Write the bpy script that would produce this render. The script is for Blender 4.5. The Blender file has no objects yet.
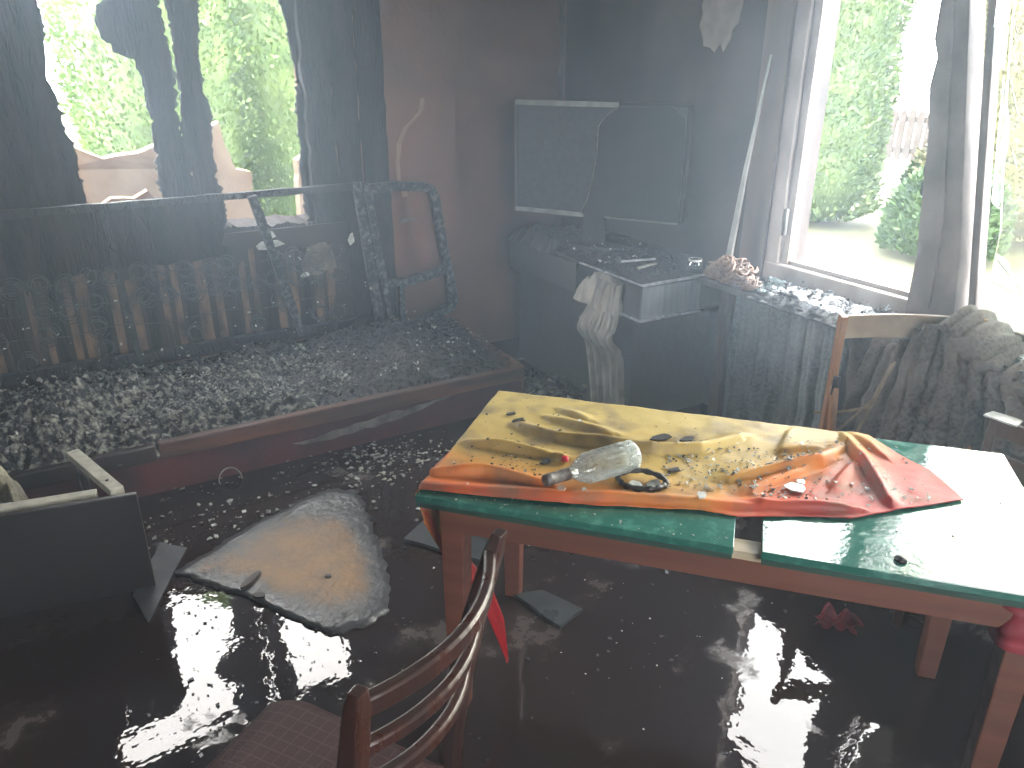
import bpy, bmesh, math, random
from mathutils import Vector, Matrix, noise, Euler
random.seed(7)
R = math.radians
PI = math.pi
SC = bpy.context.scene
C = SC.collection

# ------------------------------------------------------------------ camera
cam = bpy.data.cameras.new('camera')
cam.sensor_width = 36.0
cam.lens = 780 / 1024 * 36
cam.clip_start = 0.02
co = bpy.data.objects.new('camera', cam)
C.objects.link(co)
co.location = (-2.896, -4.355, 1.78)
co.rotation_euler = (R(90 - 22.745), 0, R(-30))
SC.camera = co

# ------------------------------------------------------------------ world, exposure
SKY = 28.0
w = bpy.data.worlds.new('overcast')
w.use_nodes = True
SC.world = w
bg = w.node_tree.nodes['Background']
bg.inputs[0].default_value = (0.97, 0.985, 1.0, 1)
bg.inputs[1].default_value = SKY
vs = SC.view_settings
vs.view_transform = 'Standard'
vs.look = 'None'
vs.gamma = 1
vs.use_curve_mapping = False
vs.exposure = 0.0
SC.cycles.max_bounces = 8
SC.cycles.volume_bounces = 1
SC.cycles.caustics_reflective = False
SC.cycles.caustics_refractive = False
HAZE = 0.052


def portal(name, loc, rot, sx, sy):
    l = bpy.data.lights.new(name, 'AREA')
    l.shape = 'RECTANGLE'
    l.size, l.size_y = sx, sy
    l.cycles.is_portal = True
    o = bpy.data.objects.new(name, l)
    C.objects.link(o)
    o.location, o.rotation_euler = loc, rot


portal('opening_portal', (-2.3, 0.27, 1.72), (R(-90), 0, 0), 1.7, 1.66)
portal('opening_portal', (0.27, -2.95, 1.60), (R(90), 0, R(90)), 2.3, 1.55)
portal('opening_portal', (-2.6, -6.27, 1.5), (R(90), 0, 0), 1.3, 1.1)  # portal of the added rear opening that gives fill light


# ------------------------------------------------------------------ materials
def nt(m):
    m.use_nodes = True
    return m.node_tree, m.node_tree.nodes['Principled BSDF']


def M(name, c1, c2=None, scale=8, rough=.6, rough2=None, bump=0, bscale=None, metal=0, spec=.5,
      stretch=(1, 1, 1), lo=.35, hi=.65, detail=5, crack=0, cscale=30):
    m = bpy.data.materials.new(name)
    t, p = nt(m)
    N, L = t.nodes, t.links
    p.inputs['Metallic'].default_value = metal
    p.inputs['Specular IOR Level'].default_value = spec
    p.inputs['Roughness'].default_value = rough
    c2 = c2 or c1
    tc = N.new('ShaderNodeTexCoord')
    mp = N.new('ShaderNodeMapping')
    mp.inputs['Scale'].default_value = stretch
    L.new(tc.outputs['Object'], mp.inputs[0])
    nz = N.new('ShaderNodeTexNoise')
    nz.inputs['Scale'].default_value = scale
    nz.inputs['Detail'].default_value = detail
    L.new(mp.outputs[0], nz.inputs['Vector'])
    mr = N.new('ShaderNodeMapRange')
    mr.inputs[1].default_value, mr.inputs[2].default_value = lo, hi
    L.new(nz.outputs[0], mr.inputs[0])
    mx = N.new('ShaderNodeMix')
    mx.data_type = 'RGBA'
    mx.inputs[6].default_value = (*c1, 1)
    mx.inputs[7].default_value = (*c2, 1)
    L.new(mr.outputs[0], mx.inputs[0])
    L.new(mx.outputs[2], p.inputs['Base Color'])
    if rough2 is not None:
        r = N.new('ShaderNodeMapRange')
        r.inputs[3].default_value, r.inputs[4].default_value = rough, rough2
        L.new(mr.outputs[0], r.inputs[0])
        L.new(r.outputs[0], p.inputs['Roughness'])
    h = None
    if bump:
        n2 = N.new('ShaderNodeTexNoise')
        n2.inputs['Scale'].default_value = bscale or scale * 4
        n2.inputs['Detail'].default_value = 6
        L.new(mp.outputs[0], n2.inputs['Vector'])
        b = N.new('ShaderNodeBump')
        b.inputs['Strength'].default_value = bump
        b.inputs['Distance'].default_value = .02
        L.new(n2.outputs[0], b.inputs['Height'])
        h = b
    if crack:
        v = N.new('ShaderNodeTexVoronoi')
        v.feature = 'DISTANCE_TO_EDGE'
        v.inputs['Scale'].default_value = cscale
        L.new(mp.outputs[0], v.inputs['Vector'])
        mr2 = N.new('ShaderNodeMapRange')
        mr2.inputs[2].default_value = .12
        L.new(v.outputs[0], mr2.inputs[0])
        b2 = N.new('ShaderNodeBump')
        b2.inputs['Strength'].default_value = crack
        b2.inputs['Distance'].default_value = .01
        L.new(mr2.outputs[0], b2.inputs['Height'])
        if h:
            L.new(h.outputs[0], b2.inputs['Normal'])
        h = b2
    if h:
        L.new(h.outputs[0], p.inputs['Normal'])
    return m


def glassmat(name, col=(.9, .95, .95), rough=.02, dirt_sheen=0.0):
    m = bpy.data.materials.new(name)
    t, p = nt(m)
    N, L = t.nodes, t.links
    N.remove(p)
    out = N['Material Output']
    tr = N.new('ShaderNodeBsdfTransparent')
    tr.inputs[0].default_value = (*col, 1)
    gl = N.new('ShaderNodeBsdfGlossy')
    gl.inputs['Roughness'].default_value = rough
    fr = N.new('ShaderNodeFresnel')
    fr.inputs[0].default_value = 1.5
    mx = N.new('ShaderNodeMixShader')
    L.new(fr.outputs[0], mx.inputs[0])
    L.new(tr.outputs[0], mx.inputs[1])
    L.new(gl.outputs[0], mx.inputs[2])
    last = mx
    if dirt_sheen:
        df = N.new('ShaderNodeBsdfTranslucent')
        df.inputs[0].default_value = (.86, .9, .9, 1)
        nz = N.new('ShaderNodeTexNoise')
        nz.inputs['Scale'].default_value = 9
        nz.inputs['Detail'].default_value = 8
        mr = N.new('ShaderNodeMapRange')
        mr.inputs[1].default_value, mr.inputs[2].default_value = .28, .62
        mr.inputs[4].default_value = dirt_sheen
        L.new(nz.outputs[0], mr.inputs[0])
        m2 = N.new('ShaderNodeMixShader')
        L.new(mr.outputs[0], m2.inputs[0])
        L.new(mx.outputs[0], m2.inputs[1])
        L.new(df.outputs[0], m2.inputs[2])
        last = m2
    L.new(last.outputs[0], out.inputs[0])
    return m


CHAR = M('charred_wood', (.010, .011, .013), (.035, .036, .04), 14, .38, .7, bump=.6, crack=.7, cscale=26, stretch=(1, 1, .35))
CHARB = M('charred_board', (.012, .012, .014), (.045, .036, .035), 9, .75, .95, spec=.15, bump=.5, crack=.4, cscale=20, stretch=(2, 2, .3))
ASHBAR = M('ash_coated_bar', (.014, .016, .02), (.20, .22, .23), 42, .45, .7, bump=.8, lo=.45, hi=.72, detail=8)
BROWNW = M('scorched_brown_wood', (.15, .062, .038), (.05, .03, .025), 5, .45, .6, bump=.2, stretch=(.4, 3, 3))
REDB = M('dull_red_board', (.095, .022, .024), (.04, .016, .018), 5, .5, .6, bump=.15)
PALEASH = M('pale_ash', (.42, .41, .37), (.2, .19, .17), 18, .8, bump=.4)
SLATM = M('browned_slat', (.018, .014, .013), (.24, .15, .095), 9, .55, .75, bump=.4, stretch=(2, 2, .6))
SPRING = M('burnt_spring_steel', (.02, .022, .025), (.13, .14, .14), 40, .4, .6, metal=.6)
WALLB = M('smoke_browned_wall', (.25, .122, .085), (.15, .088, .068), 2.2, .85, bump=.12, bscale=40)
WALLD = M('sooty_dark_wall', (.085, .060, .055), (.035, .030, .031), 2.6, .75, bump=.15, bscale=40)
CEIL = M('black_sooty_ceiling', (.02, .02, .02), (.035, .033, .032), 3, .9)
CONC = M('wall_plain', (.12, .11, .10), (.08, .075, .07), 3, .9)
PLASTER = M('bare_grey_plaster', (.36, .33, .30), (.26, .24, .22), 9, .9, bump=.2)
FRAMEP = M('smoke_stained_white_frame', (.55, .50, .46), (.30, .25, .23), 4, .4, .55, stretch=(1, 1, .6))
FRAMED = M('scorched_frame', (.23, .18, .165), (.13, .10, .095), 5, .5, .6, bump=.15)
SILLM = M('sooty_sill', (.10, .10, .10), (.03, .03, .035), 12, .35, .6, bump=.4)
WETDEB = M('wet_black_debris', (.010, .011, .013), (.03, .033, .037), 40, .35, .6, bump=.8, bscale=90)
GREYDEB = M('grey_ash_flakes', (.36, .375, .34), (.07, .075, .07), 25, .55)
WHITEDEB = M('white_wet_flakes', (.75, .77, .75), (.45, .46, .45), 25, .25)
BLACKFL = M('black_flakes', (.015, .015, .017), (.03, .03, .03), 25, .4)
STUFFM = M('burnt_stuffing', (.012, .013, .015), (.40, .41, .35), 34, .6, bump=1.0, bscale=90, lo=.47, hi=.68, detail=10)
STUFFD = M('black_burnt_stuffing', (.008, .009, .011), (.06, .062, .064), 40, .15, .5, bump=.9, bscale=60)
TABLEW = M('reddish_brown_table_wood', (.155, .056, .034), (.115, .040, .025), 3, .42, .5, bump=.05, stretch=(.5, 8, 8))
GREENT = M('wet_green_board', (.018, .115, .085), (.07, .24, .19), 30, .05, .30, bump=.03, bscale=60, spec=.6, lo=.5, hi=.8)
GREENE = M('dark_green_edge', (.012, .045, .033), (.02, .06, .045), 10, .5)
CHAIRW = M('dark_varnished_chair_wood', (.050, .021, .016), (.026, .014, .012), 6, .25, .4, bump=.06, stretch=(3, 3, .6))
LIGHTW = M('pale_wood', (.48, .40, .28), (.34, .27, .18), 6, .5, bump=.06, stretch=(.5, 6, 6))
FOLDW = M('orange_beech', (.42, .20, .09), (.32, .14, .06), 6, .4, bump=.05, stretch=(6, 6, .6))
FOLDR = M('scorched_beech_rail', (.50, .39, .27), (.18, .12, .085), 3.4, .35, .5, bump=.05)
DARKPANEL = M('black_brown_panel', (.022, .018, .019), (.035, .028, .027), 4, .4, bump=.06)
DRAWERW = M('grey_pale_timber', (.44, .43, .36), (.30, .29, .24), 8, .7, bump=.2, stretch=(3, 3, 3))
CABM = M('black_sooty_cabinet', (.018, .019, .022), (.034, .034, .037), 5, .5, .7, bump=.25)
STEEL = M('smoky_metal_edge', (.75, .8, .85), (.35, .38, .4), 20, .25, .45, metal=.85)
STREAK = M('streaked_grey_front', (.06, .068, .075), (.13, .145, .155), 9, .45, stretch=(6, 6, .5))
CLOTHW = M('dirty_white_cloth', (.44, .42, .37), (.16, .15, .14), 9, .85, bump=.3, lo=.3, hi=.75)
TVF = M('grey_screen_rim', (.33, .34, .33), (.18, .18, .18), 14, .4)
TVS = M('dull_burnt_screen', (.030, .036, .042), (.052, .058, .064), 30, .3, .55, bump=.15)
TVP = M('melted_screen_sheet', (.017, .020, .024), (.027, .03, .034), 12, .35, .5)
CORD = M('rusty_pink_coil', (.40, .29, .23), (.12, .08, .065), 24, .5, bump=.2)
STICKM = M('grey_thin_rod', (.38, .38, .37), (.2, .2, .2), 8, .4)
GLASSB = glassmat('bottle_glass', (.97, .99, .99), .03, .55)  # strong milky film whitens the bottle, painting in its bright highlight
PANE = glassmat('dirty_pane', (.98, .97, .90), .03, .03)
PANEC = glassmat('shard_glass', (.9, .95, .95), .03, .12)
BOTCAP = M('scorched_bottle_neck', (.03, .022, .02), (.16, .15, .14), 60, .3)
REDP = M('red_plastic', (.5, .02, .03), None, 5, .3)
TILE = M('grey_slab', (.055, .060, .063), (.03, .033, .034), 9, .25, .5)
BARK = M('bark', (.10, .065, .04), (.05, .035, .025), 12, .9)
FENCEM = M('weathered_picket', (.050, .038, .032), (.035, .027, .023), 6, .8)
LAWN = M('lawn_grass', (.048, .052, .020), (.062, .062, .028), 5, .9)  # the lawn's own yellow-green, varied by noise
CREAM = M('cream_foam', (.26, .225, .175), (.17, .135, .095), 4, .85, bump=.2)


def leafmat(name, a, b):
    m = M(name, a, b, 3.5, .55, detail=8)
    return m


THUJA = leafmat('thuja_green', (.125, .215, .062), (.20, .30, .10))
BUSHG = leafmat('bush_green', (.035, .07, .022), (.065, .11, .034))


def plaid_mat():
    m = bpy.data.materials.new('maroon_plaid')
    t, p = nt(m)
    N, L = t.nodes, t.links
    tc = N.new('ShaderNodeTexCoord')
    sp = N.new('ShaderNodeSeparateXYZ')
    L.new(tc.outputs['Object'], sp.inputs[0])

    def math_(op, a, b):
        n = N.new('ShaderNodeMath')
        n.operation = op
        for i, q in enumerate((a, b)):
            if isinstance(q, (int, float)):
                n.inputs[i].default_value = q
            elif q is not None:
                L.new(q, n.inputs[i])
        return n.outputs[0]
    lines = []
    for ax in (0, 1):
        f = math_('FRACT', math_('MULTIPLY', sp.outputs[ax], 34), None)
        lines.append(math_('LESS_THAN', f, .12))
    mxl = math_('MAXIMUM', lines[0], lines[1])
    nz = N.new('ShaderNodeTexNoise')
    nz.inputs['Scale'].default_value = 120
    L.new(tc.outputs['Object'], nz.inputs['Vector'])
    mask = math_('MULTIPLY', mxl, math_('MULTIPLY', nz.outputs[0], 1.1))
    mx = N.new('ShaderNodeMix')
    mx.data_type = 'RGBA'
    mx.inputs[6].default_value = (.060, .026, .028, 1)
    mx.inputs[7].default_value = (.12, .070, .062, 1)
    L.new(mask, mx.inputs[0])
    L.new(mx.outputs[2], p.inputs['Base Color'])
    p.inputs['Roughness'].default_value = .7
    b = N.new('ShaderNodeBump')
    b.inputs['Strength'].default_value = .3
    b.inputs['Distance'].default_value = .004
    L.new(nz.outputs[0], b.inputs['Height'])
    L.new(b.outputs[0], p.inputs['Normal'])
    return m


PLAID = plaid_mat()


def batik_mat():
    """yellow - orange - red cloth; bands follow the cloth's own u, v (object axes of the table)"""
    m = bpy.data.materials.new('yellow_orange_red_cloth')
    t, p = nt(m)
    N, L = t.nodes, t.links
    tc = N.new('ShaderNodeTexCoord')
    at = N.new('ShaderNodeAttribute')
    at.attribute_name = 'band'
    nz = N.new('ShaderNodeTexNoise')
    nz.inputs['Scale'].default_value = 7
    nz.inputs['Detail'].default_value = 6
    L.new(tc.outputs['Object'], nz.inputs['Vector'])
    ad = N.new('ShaderNodeMath')
    ad.operation = 'MULTIPLY_ADD'
    ad.inputs[1].default_value = .16
    L.new(nz.outputs[0], ad.inputs[0])
    L.new(at.outputs['Fac'], ad.inputs[2])
    cr = N.new('ShaderNodeValToRGB')
    e = cr.color_ramp.elements
    e[0].position, e[0].color = 0, (.43, .335, .115, 1)
    e[1].position, e[1].color = .36, (.42, .29, .085, 1)
    for pos, col in ((.45, (.50, .24, .055, 1)), (.54, (.55, .16, .035, 1)), (.62, (.47, .075, .03, 1)), (.8, (.36, .05, .045, 1)), (1.0, (.38, .012, .018, 1))):
        x = e.new(pos)
        x.color = col
    L.new(ad.outputs[0], cr.inputs[0])
    # soot and damp stains
    n2 = N.new('ShaderNodeTexNoise')
    n2.inputs['Scale'].default_value = 11
    n2.inputs['Detail'].default_value = 9
    L.new(tc.outputs['Object'], n2.inputs['Vector'])
    mr = N.new('ShaderNodeMapRange')
    mr.inputs[1].default_value, mr.inputs[2].default_value, mr.inputs[4].default_value = .48, .72, .75
    L.new(n2.outputs[0], mr.inputs[0])
    mx = N.new('ShaderNodeMix')
    mx.data_type = 'RGBA'
    mx.inputs[7].default_value = (.13, .10, .07, 1)
    L.new(mr.outputs[0], mx.inputs[0])
    L.new(cr.outputs[0], mx.inputs[6])
    L.new(mx.outputs[2], p.inputs['Base Color'])
    p.inputs['Roughness'].default_value = .5
    p.inputs['Specular IOR Level'].default_value = .3
    return m


BATIK = batik_mat()


def lace_mat(name, a, b):
    m = M(name, a, b, 5, .9, bump=.3)
    t = m.node_tree
    N, L = t.nodes, t.links
    p = N['Principled BSDF']
    tc = N.new('ShaderNodeTexCoord')
    v = N.new('ShaderNodeTexVoronoi')
    v.inputs['Scale'].default_value = 75
    v.feature = 'SMOOTH_F1'
    L.new(tc.outputs['Object'], v.inputs['Vector'])
    mr = N.new('ShaderNodeMapRange')
    mr.inputs[1].default_value, mr.inputs[2].default_value, mr.inputs[4].default_value = .25, .55, .45
    L.new(v.outputs[0], mr.inputs[0])
    old = p.inputs['Base Color'].links[0].from_socket
    mx = N.new('ShaderNodeMix')
    mx.data_type = 'RGBA'
    L.new(mr.outputs[0], mx.inputs[0])
    L.new(old, mx.inputs[6])
    mx.inputs[7].default_value = (*[q * 1.22 for q in a], 1)
    L.new(mx.outputs[2], p.inputs['Base Color'])
    return m


LACE = lace_mat('sooty_lace', (.23, .255, .265), (.12, .135, .14))
SCORCHC = lace_mat('scorched_net', (.115, .080, .066), (.035, .027, .026))


def sheet_mat():
    m = bpy.data.materials.new('soaked_fibreboard')
    t, p = nt(m)
    N, L = t.nodes, t.links
    tc = N.new('ShaderNodeTexCoord')
    at = N.new('ShaderNodeAttribute')
    at.attribute_name = 'rim'
    nz = N.new('ShaderNodeTexNoise')
    nz.inputs['Scale'].default_value = 8
    nz.inputs['Detail'].default_value = 12
    nz.inputs['Roughness'].default_value = .75
    L.new(tc.outputs['Object'], nz.inputs['Vector'])
    ad = N.new('ShaderNodeMath')
    ad.operation = 'MULTIPLY_ADD'
    ad.inputs[1].default_value = 1.15
    L.new(nz.outputs[0], ad.inputs[0])
    L.new(at.outputs['Fac'], ad.inputs[2])
    cr = N.new('ShaderNodeValToRGB')
    e = cr.color_ramp.elements
    e[0].position, e[0].color = .46, (.27, .165, .085, 1)
    e[1].position, e[1].color = .88, (.10, .09, .085, 1)
    x = e.new(.66)
    x.color = (.19, .125, .075, 1)
    x = e.new(1.0)
    x.color = (.06, .06, .062, 1)
    L.new(ad.outputs[0], cr.inputs[0])
    L.new(cr.outputs[0], p.inputs['Base Color'])
    mr = N.new('ShaderNodeMapRange')
    mr.inputs[1].default_value, mr.inputs[2].default_value = .5, 1.2
    mr.inputs[3].default_value, mr.inputs[4].default_value = .6, .32
    L.new(ad.outputs[0], mr.inputs[0])
    L.new(mr.outputs[0], p.inputs['Roughness'])
    n2 = N.new('ShaderNodeTexNoise')
    n2.inputs['Scale'].default_value = 38
    n2.inputs['Detail'].default_value = 9
    L.new(tc.outputs['Object'], n2.inputs['Vector'])
    b = N.new('ShaderNodeBump')
    b.inputs['Strength'].default_value = .6
    b.inputs['Distance'].default_value = .01
    L.new(n2.outputs[0], b.inputs['Height'])
    L.new(b.outputs[0], p.inputs['Normal'])
    return m


SHEETM = sheet_mat()


def water_mat():
    m = bpy.data.materials.new('sooty_flood_water')
    t, p = nt(m)
    N, L = t.nodes, t.links
    tc = N.new('ShaderNodeTexCoord')
    n1 = N.new('ShaderNodeTexNoise')
    n1.inputs['Scale'].default_value = 2.6
    n1.inputs['Detail'].default_value = 12
    n1.inputs['Roughness'].default_value = .68
    L.new(tc.outputs['Object'], n1.inputs['Vector'])
    mr = N.new('ShaderNodeMapRange')
    mr.inputs[1].default_value, mr.inputs[2].default_value = .58, .66
    L.new(n1.outputs[0], mr.inputs[0])
    mx = N.new('ShaderNodeMix')
    mx.data_type = 'RGBA'
    mx.inputs[6].default_value = (.026, .0175, .0155, 1)
    mx.inputs[7].default_value = (.060, .046, .040, 1)
    L.new(mr.outputs[0], mx.inputs[0])
    L.new(mx.outputs[2], p.inputs['Base Color'])
    r = N.new('ShaderNodeMapRange')
    r.inputs[3].default_value, r.inputs[4].default_value = .015, .42
    L.new(mr.outputs[0], r.inputs[0])
    L.new(r.outputs[0], p.inputs['Roughness'])
    p.inputs['IOR'].default_value = 1.4
    n2 = N.new('ShaderNodeTexNoise')
    n2.inputs['Scale'].default_value = 5
    n2.inputs['Detail'].default_value = 4
    L.new(tc.outputs['Object'], n2.inputs['Vector'])
    b = N.new('ShaderNodeBump')
    b.inputs['Strength'].default_value = .15
    b.inputs['Distance'].default_value = .02
    L.new(n2.outputs[0], b.inputs['Height'])
    L.new(b.outputs[0], p.inputs['Normal'])
    return m


WATER = water_mat()


# ------------------------------------------------------------------ mesh helpers
class B:
    """collects simple solids into one mesh"""

    def __init__(s):
        s.v, s.f, s.sm = [], [], []

    def add(s, vs_, fs, smooth=False):
        o = len(s.v)
        s.v += [tuple(q) for q in vs_]
        s.f += [tuple(i + o for i in f) for f in fs]
        s.sm += [smooth] * len(fs)
        return s

    def box(s, a, b, mat=None):
        x0, y0, z0 = a
        x1, y1, z1 = b
        vv = [(x0, y0, z0), (x1, y0, z0), (x1, y1, z0), (x0, y1, z0), (x0, y0, z1), (x1, y0, z1), (x1, y1, z1), (x0, y1, z1)]
        if mat is not None:
            vv = [mat @ Vector(q) for q in vv]
        return s.add(vv, [(3, 2, 1, 0), (4, 5, 6, 7), (0, 1, 5, 4), (1, 2, 6, 5), (2, 3, 7, 6), (3, 0, 4, 7)])

    def bar(s, p, q, w_, h_, up=(0, 0, 1), n=1, jit=0):
        """rectangular bar from p to q, w_ sideways, h_ along up"""
        p, q = Vector(p), Vector(q)
        d = (q - p).normalized()
        side = d.cross(Vector(up))
        if side.length < 1e-4:
            side = d.cross(Vector((1, 0, 0)))
        side.normalize()
        u_ = side.cross(d).normalized()
        rings = []
        for i in range(n + 1):
            c = p.lerp(q, i / n)
            k = 1 + (random.uniform(-jit, jit) if jit else 0)
            rings.append([c + side * sx * w_ / 2 * k + u_ * sz * h_ / 2 * k for sx, sz in ((-1, -1), (1, -1), (1, 1), (-1, 1))])
        return s.loft(rings, True)

    def loft(s, rings, cap=True, smooth=False, closed=True):
        n = len(rings[0])
        vv = [q for r in rings for q in r]
        fs = []
        m_ = n if closed else n - 1
        for i in range(len(rings) - 1):
            for j in range(m_):
                k = (j + 1) % n
                fs.append((i * n + j, i * n + k, (i + 1) * n + k, (i + 1) * n + j))
        if cap and closed:
            fs.append(tuple(reversed(range(n))))
            fs.append(tuple(range((len(rings) - 1) * n, len(rings) * n)))
        return s.add(vv, fs, smooth)

    def tube(s, pts, r, n=8, smooth=True, cap=True):
        pts = [Vector(q) for q in pts]
        rings = []
        up = Vector((0, 0, 1))
        for i, q in enumerate(pts):
            d = (pts[min(i + 1, len(pts) - 1)] - pts[max(i - 1, 0)]).normalized()
            side = d.cross(up)
            if side.length < .1:
                side = d.cross(Vector((1, 0, 0)))
            side.normalize()
            u_ = side.cross(d)
            rr = r[i] if isinstance(r, (list, tuple)) else r
            rings.append([q + (side * math.cos(a) + u_ * math.sin(a)) * rr for a in [2 * PI * k / n for k in range(n)]])
        return s.loft(rings, cap, smooth)

    def sweep(s, pts, prof, sidev, smooth=False):
        """sweep a closed 2D profile (side, up) along pts; sidev gives the sideways vector at each point"""
        rings = []
        for i, q in enumerate(pts):
            q = Vector(q)
            d = (Vector(pts[min(i + 1, len(pts) - 1)]) - Vector(pts[max(i - 1, 0)])).normalized()
            sd = Vector(sidev[i] if isinstance(sidev, list) else sidev)
            sd = (sd - d * sd.dot(d)).normalized()
            u_ = d.cross(sd)
            rings.append([q + sd * a + u_ * b for a, b in prof])
        return s.loft(rings, True, smooth)

    def slab(s, poly, mapf, thick):
        """polygon (a, b) extruded; mapf(a, b, d) -> point, d in 0..thick"""
        n = len(poly)
        vv = [mapf(a, b, 0) for a, b in poly] + [mapf(a, b, thick) for a, b in poly]
        fs = [tuple(range(n)), tuple(range(2 * n - 1, n - 1, -1))]
        fs += [(i, i + n, (i + 1) % n + n, (i + 1) % n) for i in range(n)]
        return s.add(vv, fs)


def ragged(poly, step=.05, amp=.012, seed=0):
    """subdivide a closed outline and jitter it"""
    rn = random.Random(seed)
    out = []
    n = len(poly)
    for i in range(n):
        a, b = Vector((*poly[i], 0)), Vector((*poly[(i + 1) % n], 0))
        k = max(1, int((b - a).length / step))
        d = (b - a).normalized()
        nn = Vector((-d.y, d.x, 0))
        for j in range(k):
            q = a.lerp(b, j / k)
            if j:
                q = q + nn * rn.uniform(-amp, amp) + d * rn.uniform(-step, step) * .3
            out.append((q.x, q.y))
    return out


def charred(poly, amp, seed):
    """fine two-scale raggedness for burnt edges"""
    rn = random.Random(seed)
    out = []
    n = len(poly)
    for i in range(n):
        a, b = Vector((*poly[i], 0)), Vector((*poly[(i + 1) % n], 0))
        k = max(1, int((b - a).length / .013))
        d = (b - a).normalized()
        nn = Vector((-d.y, d.x, 0))
        for j in range(k):
            q = a.lerp(b, j / k)
            if j:
                e = min(1, j / 3, (k - j) / 3)
                q = q + nn * e * (amp * .9 * nz3((q.x, q.y, 0), 9, seed) + amp * .5 * nz3((q.x, q.y, 0), 31, seed) + rn.uniform(-1, 1) ** 5 * amp)
            out.append((q.x, q.y))
    return out


def obj(name, b, mat, parent=None, bevel=0, local=False, subs=0, smooth=None):
    me = bpy.data.meshes.new(name)
    me.from_pydata([tuple(q) for q in b.v], [], b.f)
    for poly, sm in zip(me.polygons, b.sm):
        poly.use_smooth = sm if smooth is None else smooth
    bm = bmesh.new()
    bm.from_mesh(me)
    bmesh.ops.recalc_face_normals(bm, faces=bm.faces)
    bm.to_mesh(me)
    bm.free()
    me.materials.append(mat)
    o = bpy.data.objects.new(name, me)
    C.objects.link(o)
    if parent:
        o.parent = parent
        if not local:
            root = parent
            mw = Matrix.Identity(4)
            chain = []
            while root:
                chain.append(root)
                root = root.parent
            for q in reversed(chain):
                mw = mw @ q.matrix_basis
            me.transform(mw.inverted())
    if bevel:
        md = o.modifiers.new('bevel', 'BEVEL')
        md.width = bevel
        md.segments = 2
        md.limit_method = 'ANGLE'
        md.angle_limit = R(40)
    if subs:
        md = o.modifiers.new('subd', 'SUBSURF')
        md.levels = md.render_levels = subs
    return o


def thing(name, label, cat, loc=(0, 0, 0), rz=0, group=None):
    o = bpy.data.objects.new(name, None)
    C.objects.link(o)
    o.location = loc
    o.rotation_euler = (0, 0, rz)
    o.empty_display_size = .1
    o['label'] = label
    o['category'] = cat
    if group:
        o['group'] = group
    return o


def tag(o, label, cat, group=None, kind=None):
    o['label'] = label
    o['category'] = cat
    if group:
        o['group'] = group
    if kind:
        o['kind'] = kind
    return o


def struct(name, b=None, mat=None, label=None, cat=None, loc=(0, 0, 0), bevel=0):
    if b is None:
        o = bpy.data.objects.new(name, None)
        C.objects.link(o)
        o.location = loc
    else:
        o = obj(name, b, mat, bevel=bevel)
    o['kind'] = 'structure'
    if label:
        o['label'] = label
    if cat:
        o['category'] = cat
    return o


def nz3(p, s=1.0, seed=0):
    return noise.noise(Vector(p) * s + Vector((seed * 7.1, seed * 3.3, seed * 5.7)))


def flakes(name, pts, smin, smax, mat, label=None, cat=None, flat=.5, parent=None, seed=1):
    rn = random.Random(seed)
    b = B()
    for q in pts:
        k = smin + (smax - smin) * rn.random() ** 2.4
        rot = Euler((rn.uniform(-flat, flat), rn.uniform(-flat, flat), rn.uniform(0, 6.3))).to_matrix()
        n = rn.choice((3, 4, 5))
        ring = [Vector((math.cos(a) * k * rn.uniform(.5, 1), math.sin(a) * k * rn.uniform(.3, .9), rn.uniform(-.15, .15) * k)) for a in [6.283 * i / n for i in range(n)]]
        th = Vector((0, 0, k * .22))
        vv = [Vector(q) + rot @ v for v in ring] + [Vector(q) + rot @ (v + th) for v in ring]
        b.add(vv, [tuple(range(n, 2 * n)), tuple(reversed(range(n)))] + [(i, (i + 1) % n, (i + 1) % n + n, i + n) for i in range(n)])
    o = obj(name, b, mat, parent)
    o['kind'] = 'stuff'
    if label:
        tag(o, label, cat, kind='stuff')
    return o


def grid(nu, nv, fn, solid=0):
    b = B()
    vv = [fn(i / nu, j / nv) for j in range(nv + 1) for i in range(nu + 1)]
    fs = [(j * (nu + 1) + i, j * (nu + 1) + i + 1, (j + 1) * (nu + 1) + i + 1, (j + 1) * (nu + 1) + i) for j in range(nv) for i in range(nu)]
    b.add(vv, fs, True)
    return b


def sheet_obj(name, b, mat, parent=None, thick=.002, **k):
    o = obj(name, b, mat, parent, **k)
    md = o.modifiers.new('thick', 'SOLIDIFY')
    md.thickness = thick
    md.offset = 0
    return o


# ================================================================== THE SHELL
X0, Y0, H = -4.9, -6.0, 2.65       # room: x in X0..0, y in Y0..0
T = .26
struct('floor', B().box((X0 - T, Y0 - T, -.14), (T, T, 0)), M('floor_under_water', (.03, .02, .016), (.02, .015, .012), 4, .5), 'dark soaked floor under the sooty flood water', 'floor')
wtr = obj('flood_water', grid(1, 1, lambda a, b: (X0 + .01 + (-X0 - .02) * a, Y0 + .01 + (-Y0 - .02) * b, .012)), WATER)
tag(wtr, 'black sooty flood water mirroring the windows across the floor', 'water', kind='stuff')
struct('ceiling', B().box((X0 - T, Y0 - T, H), (T, T, H + .15)), CEIL, 'black sooty ceiling above the burnt room', 'ceiling')
# back wall (y = 0) with the burnt window opening x -3.12..-1.62, z .90..2.5
WX0, WX1, WZ0, WZ1 = -3.20, -1.62, .90, 2.60
b = B().box((X0, 0, 0), (WX0, T, H)).box((WX1, 0, 0), (T, T, H)).box((WX0, 0, 0), (WX1, T, WZ0)).box((WX0, 0, WZ1), (WX1, T, H))
wb = struct('wall_back', b, WALLB, 'smoke browned wall behind the burnt sofa', 'wall')
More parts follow.
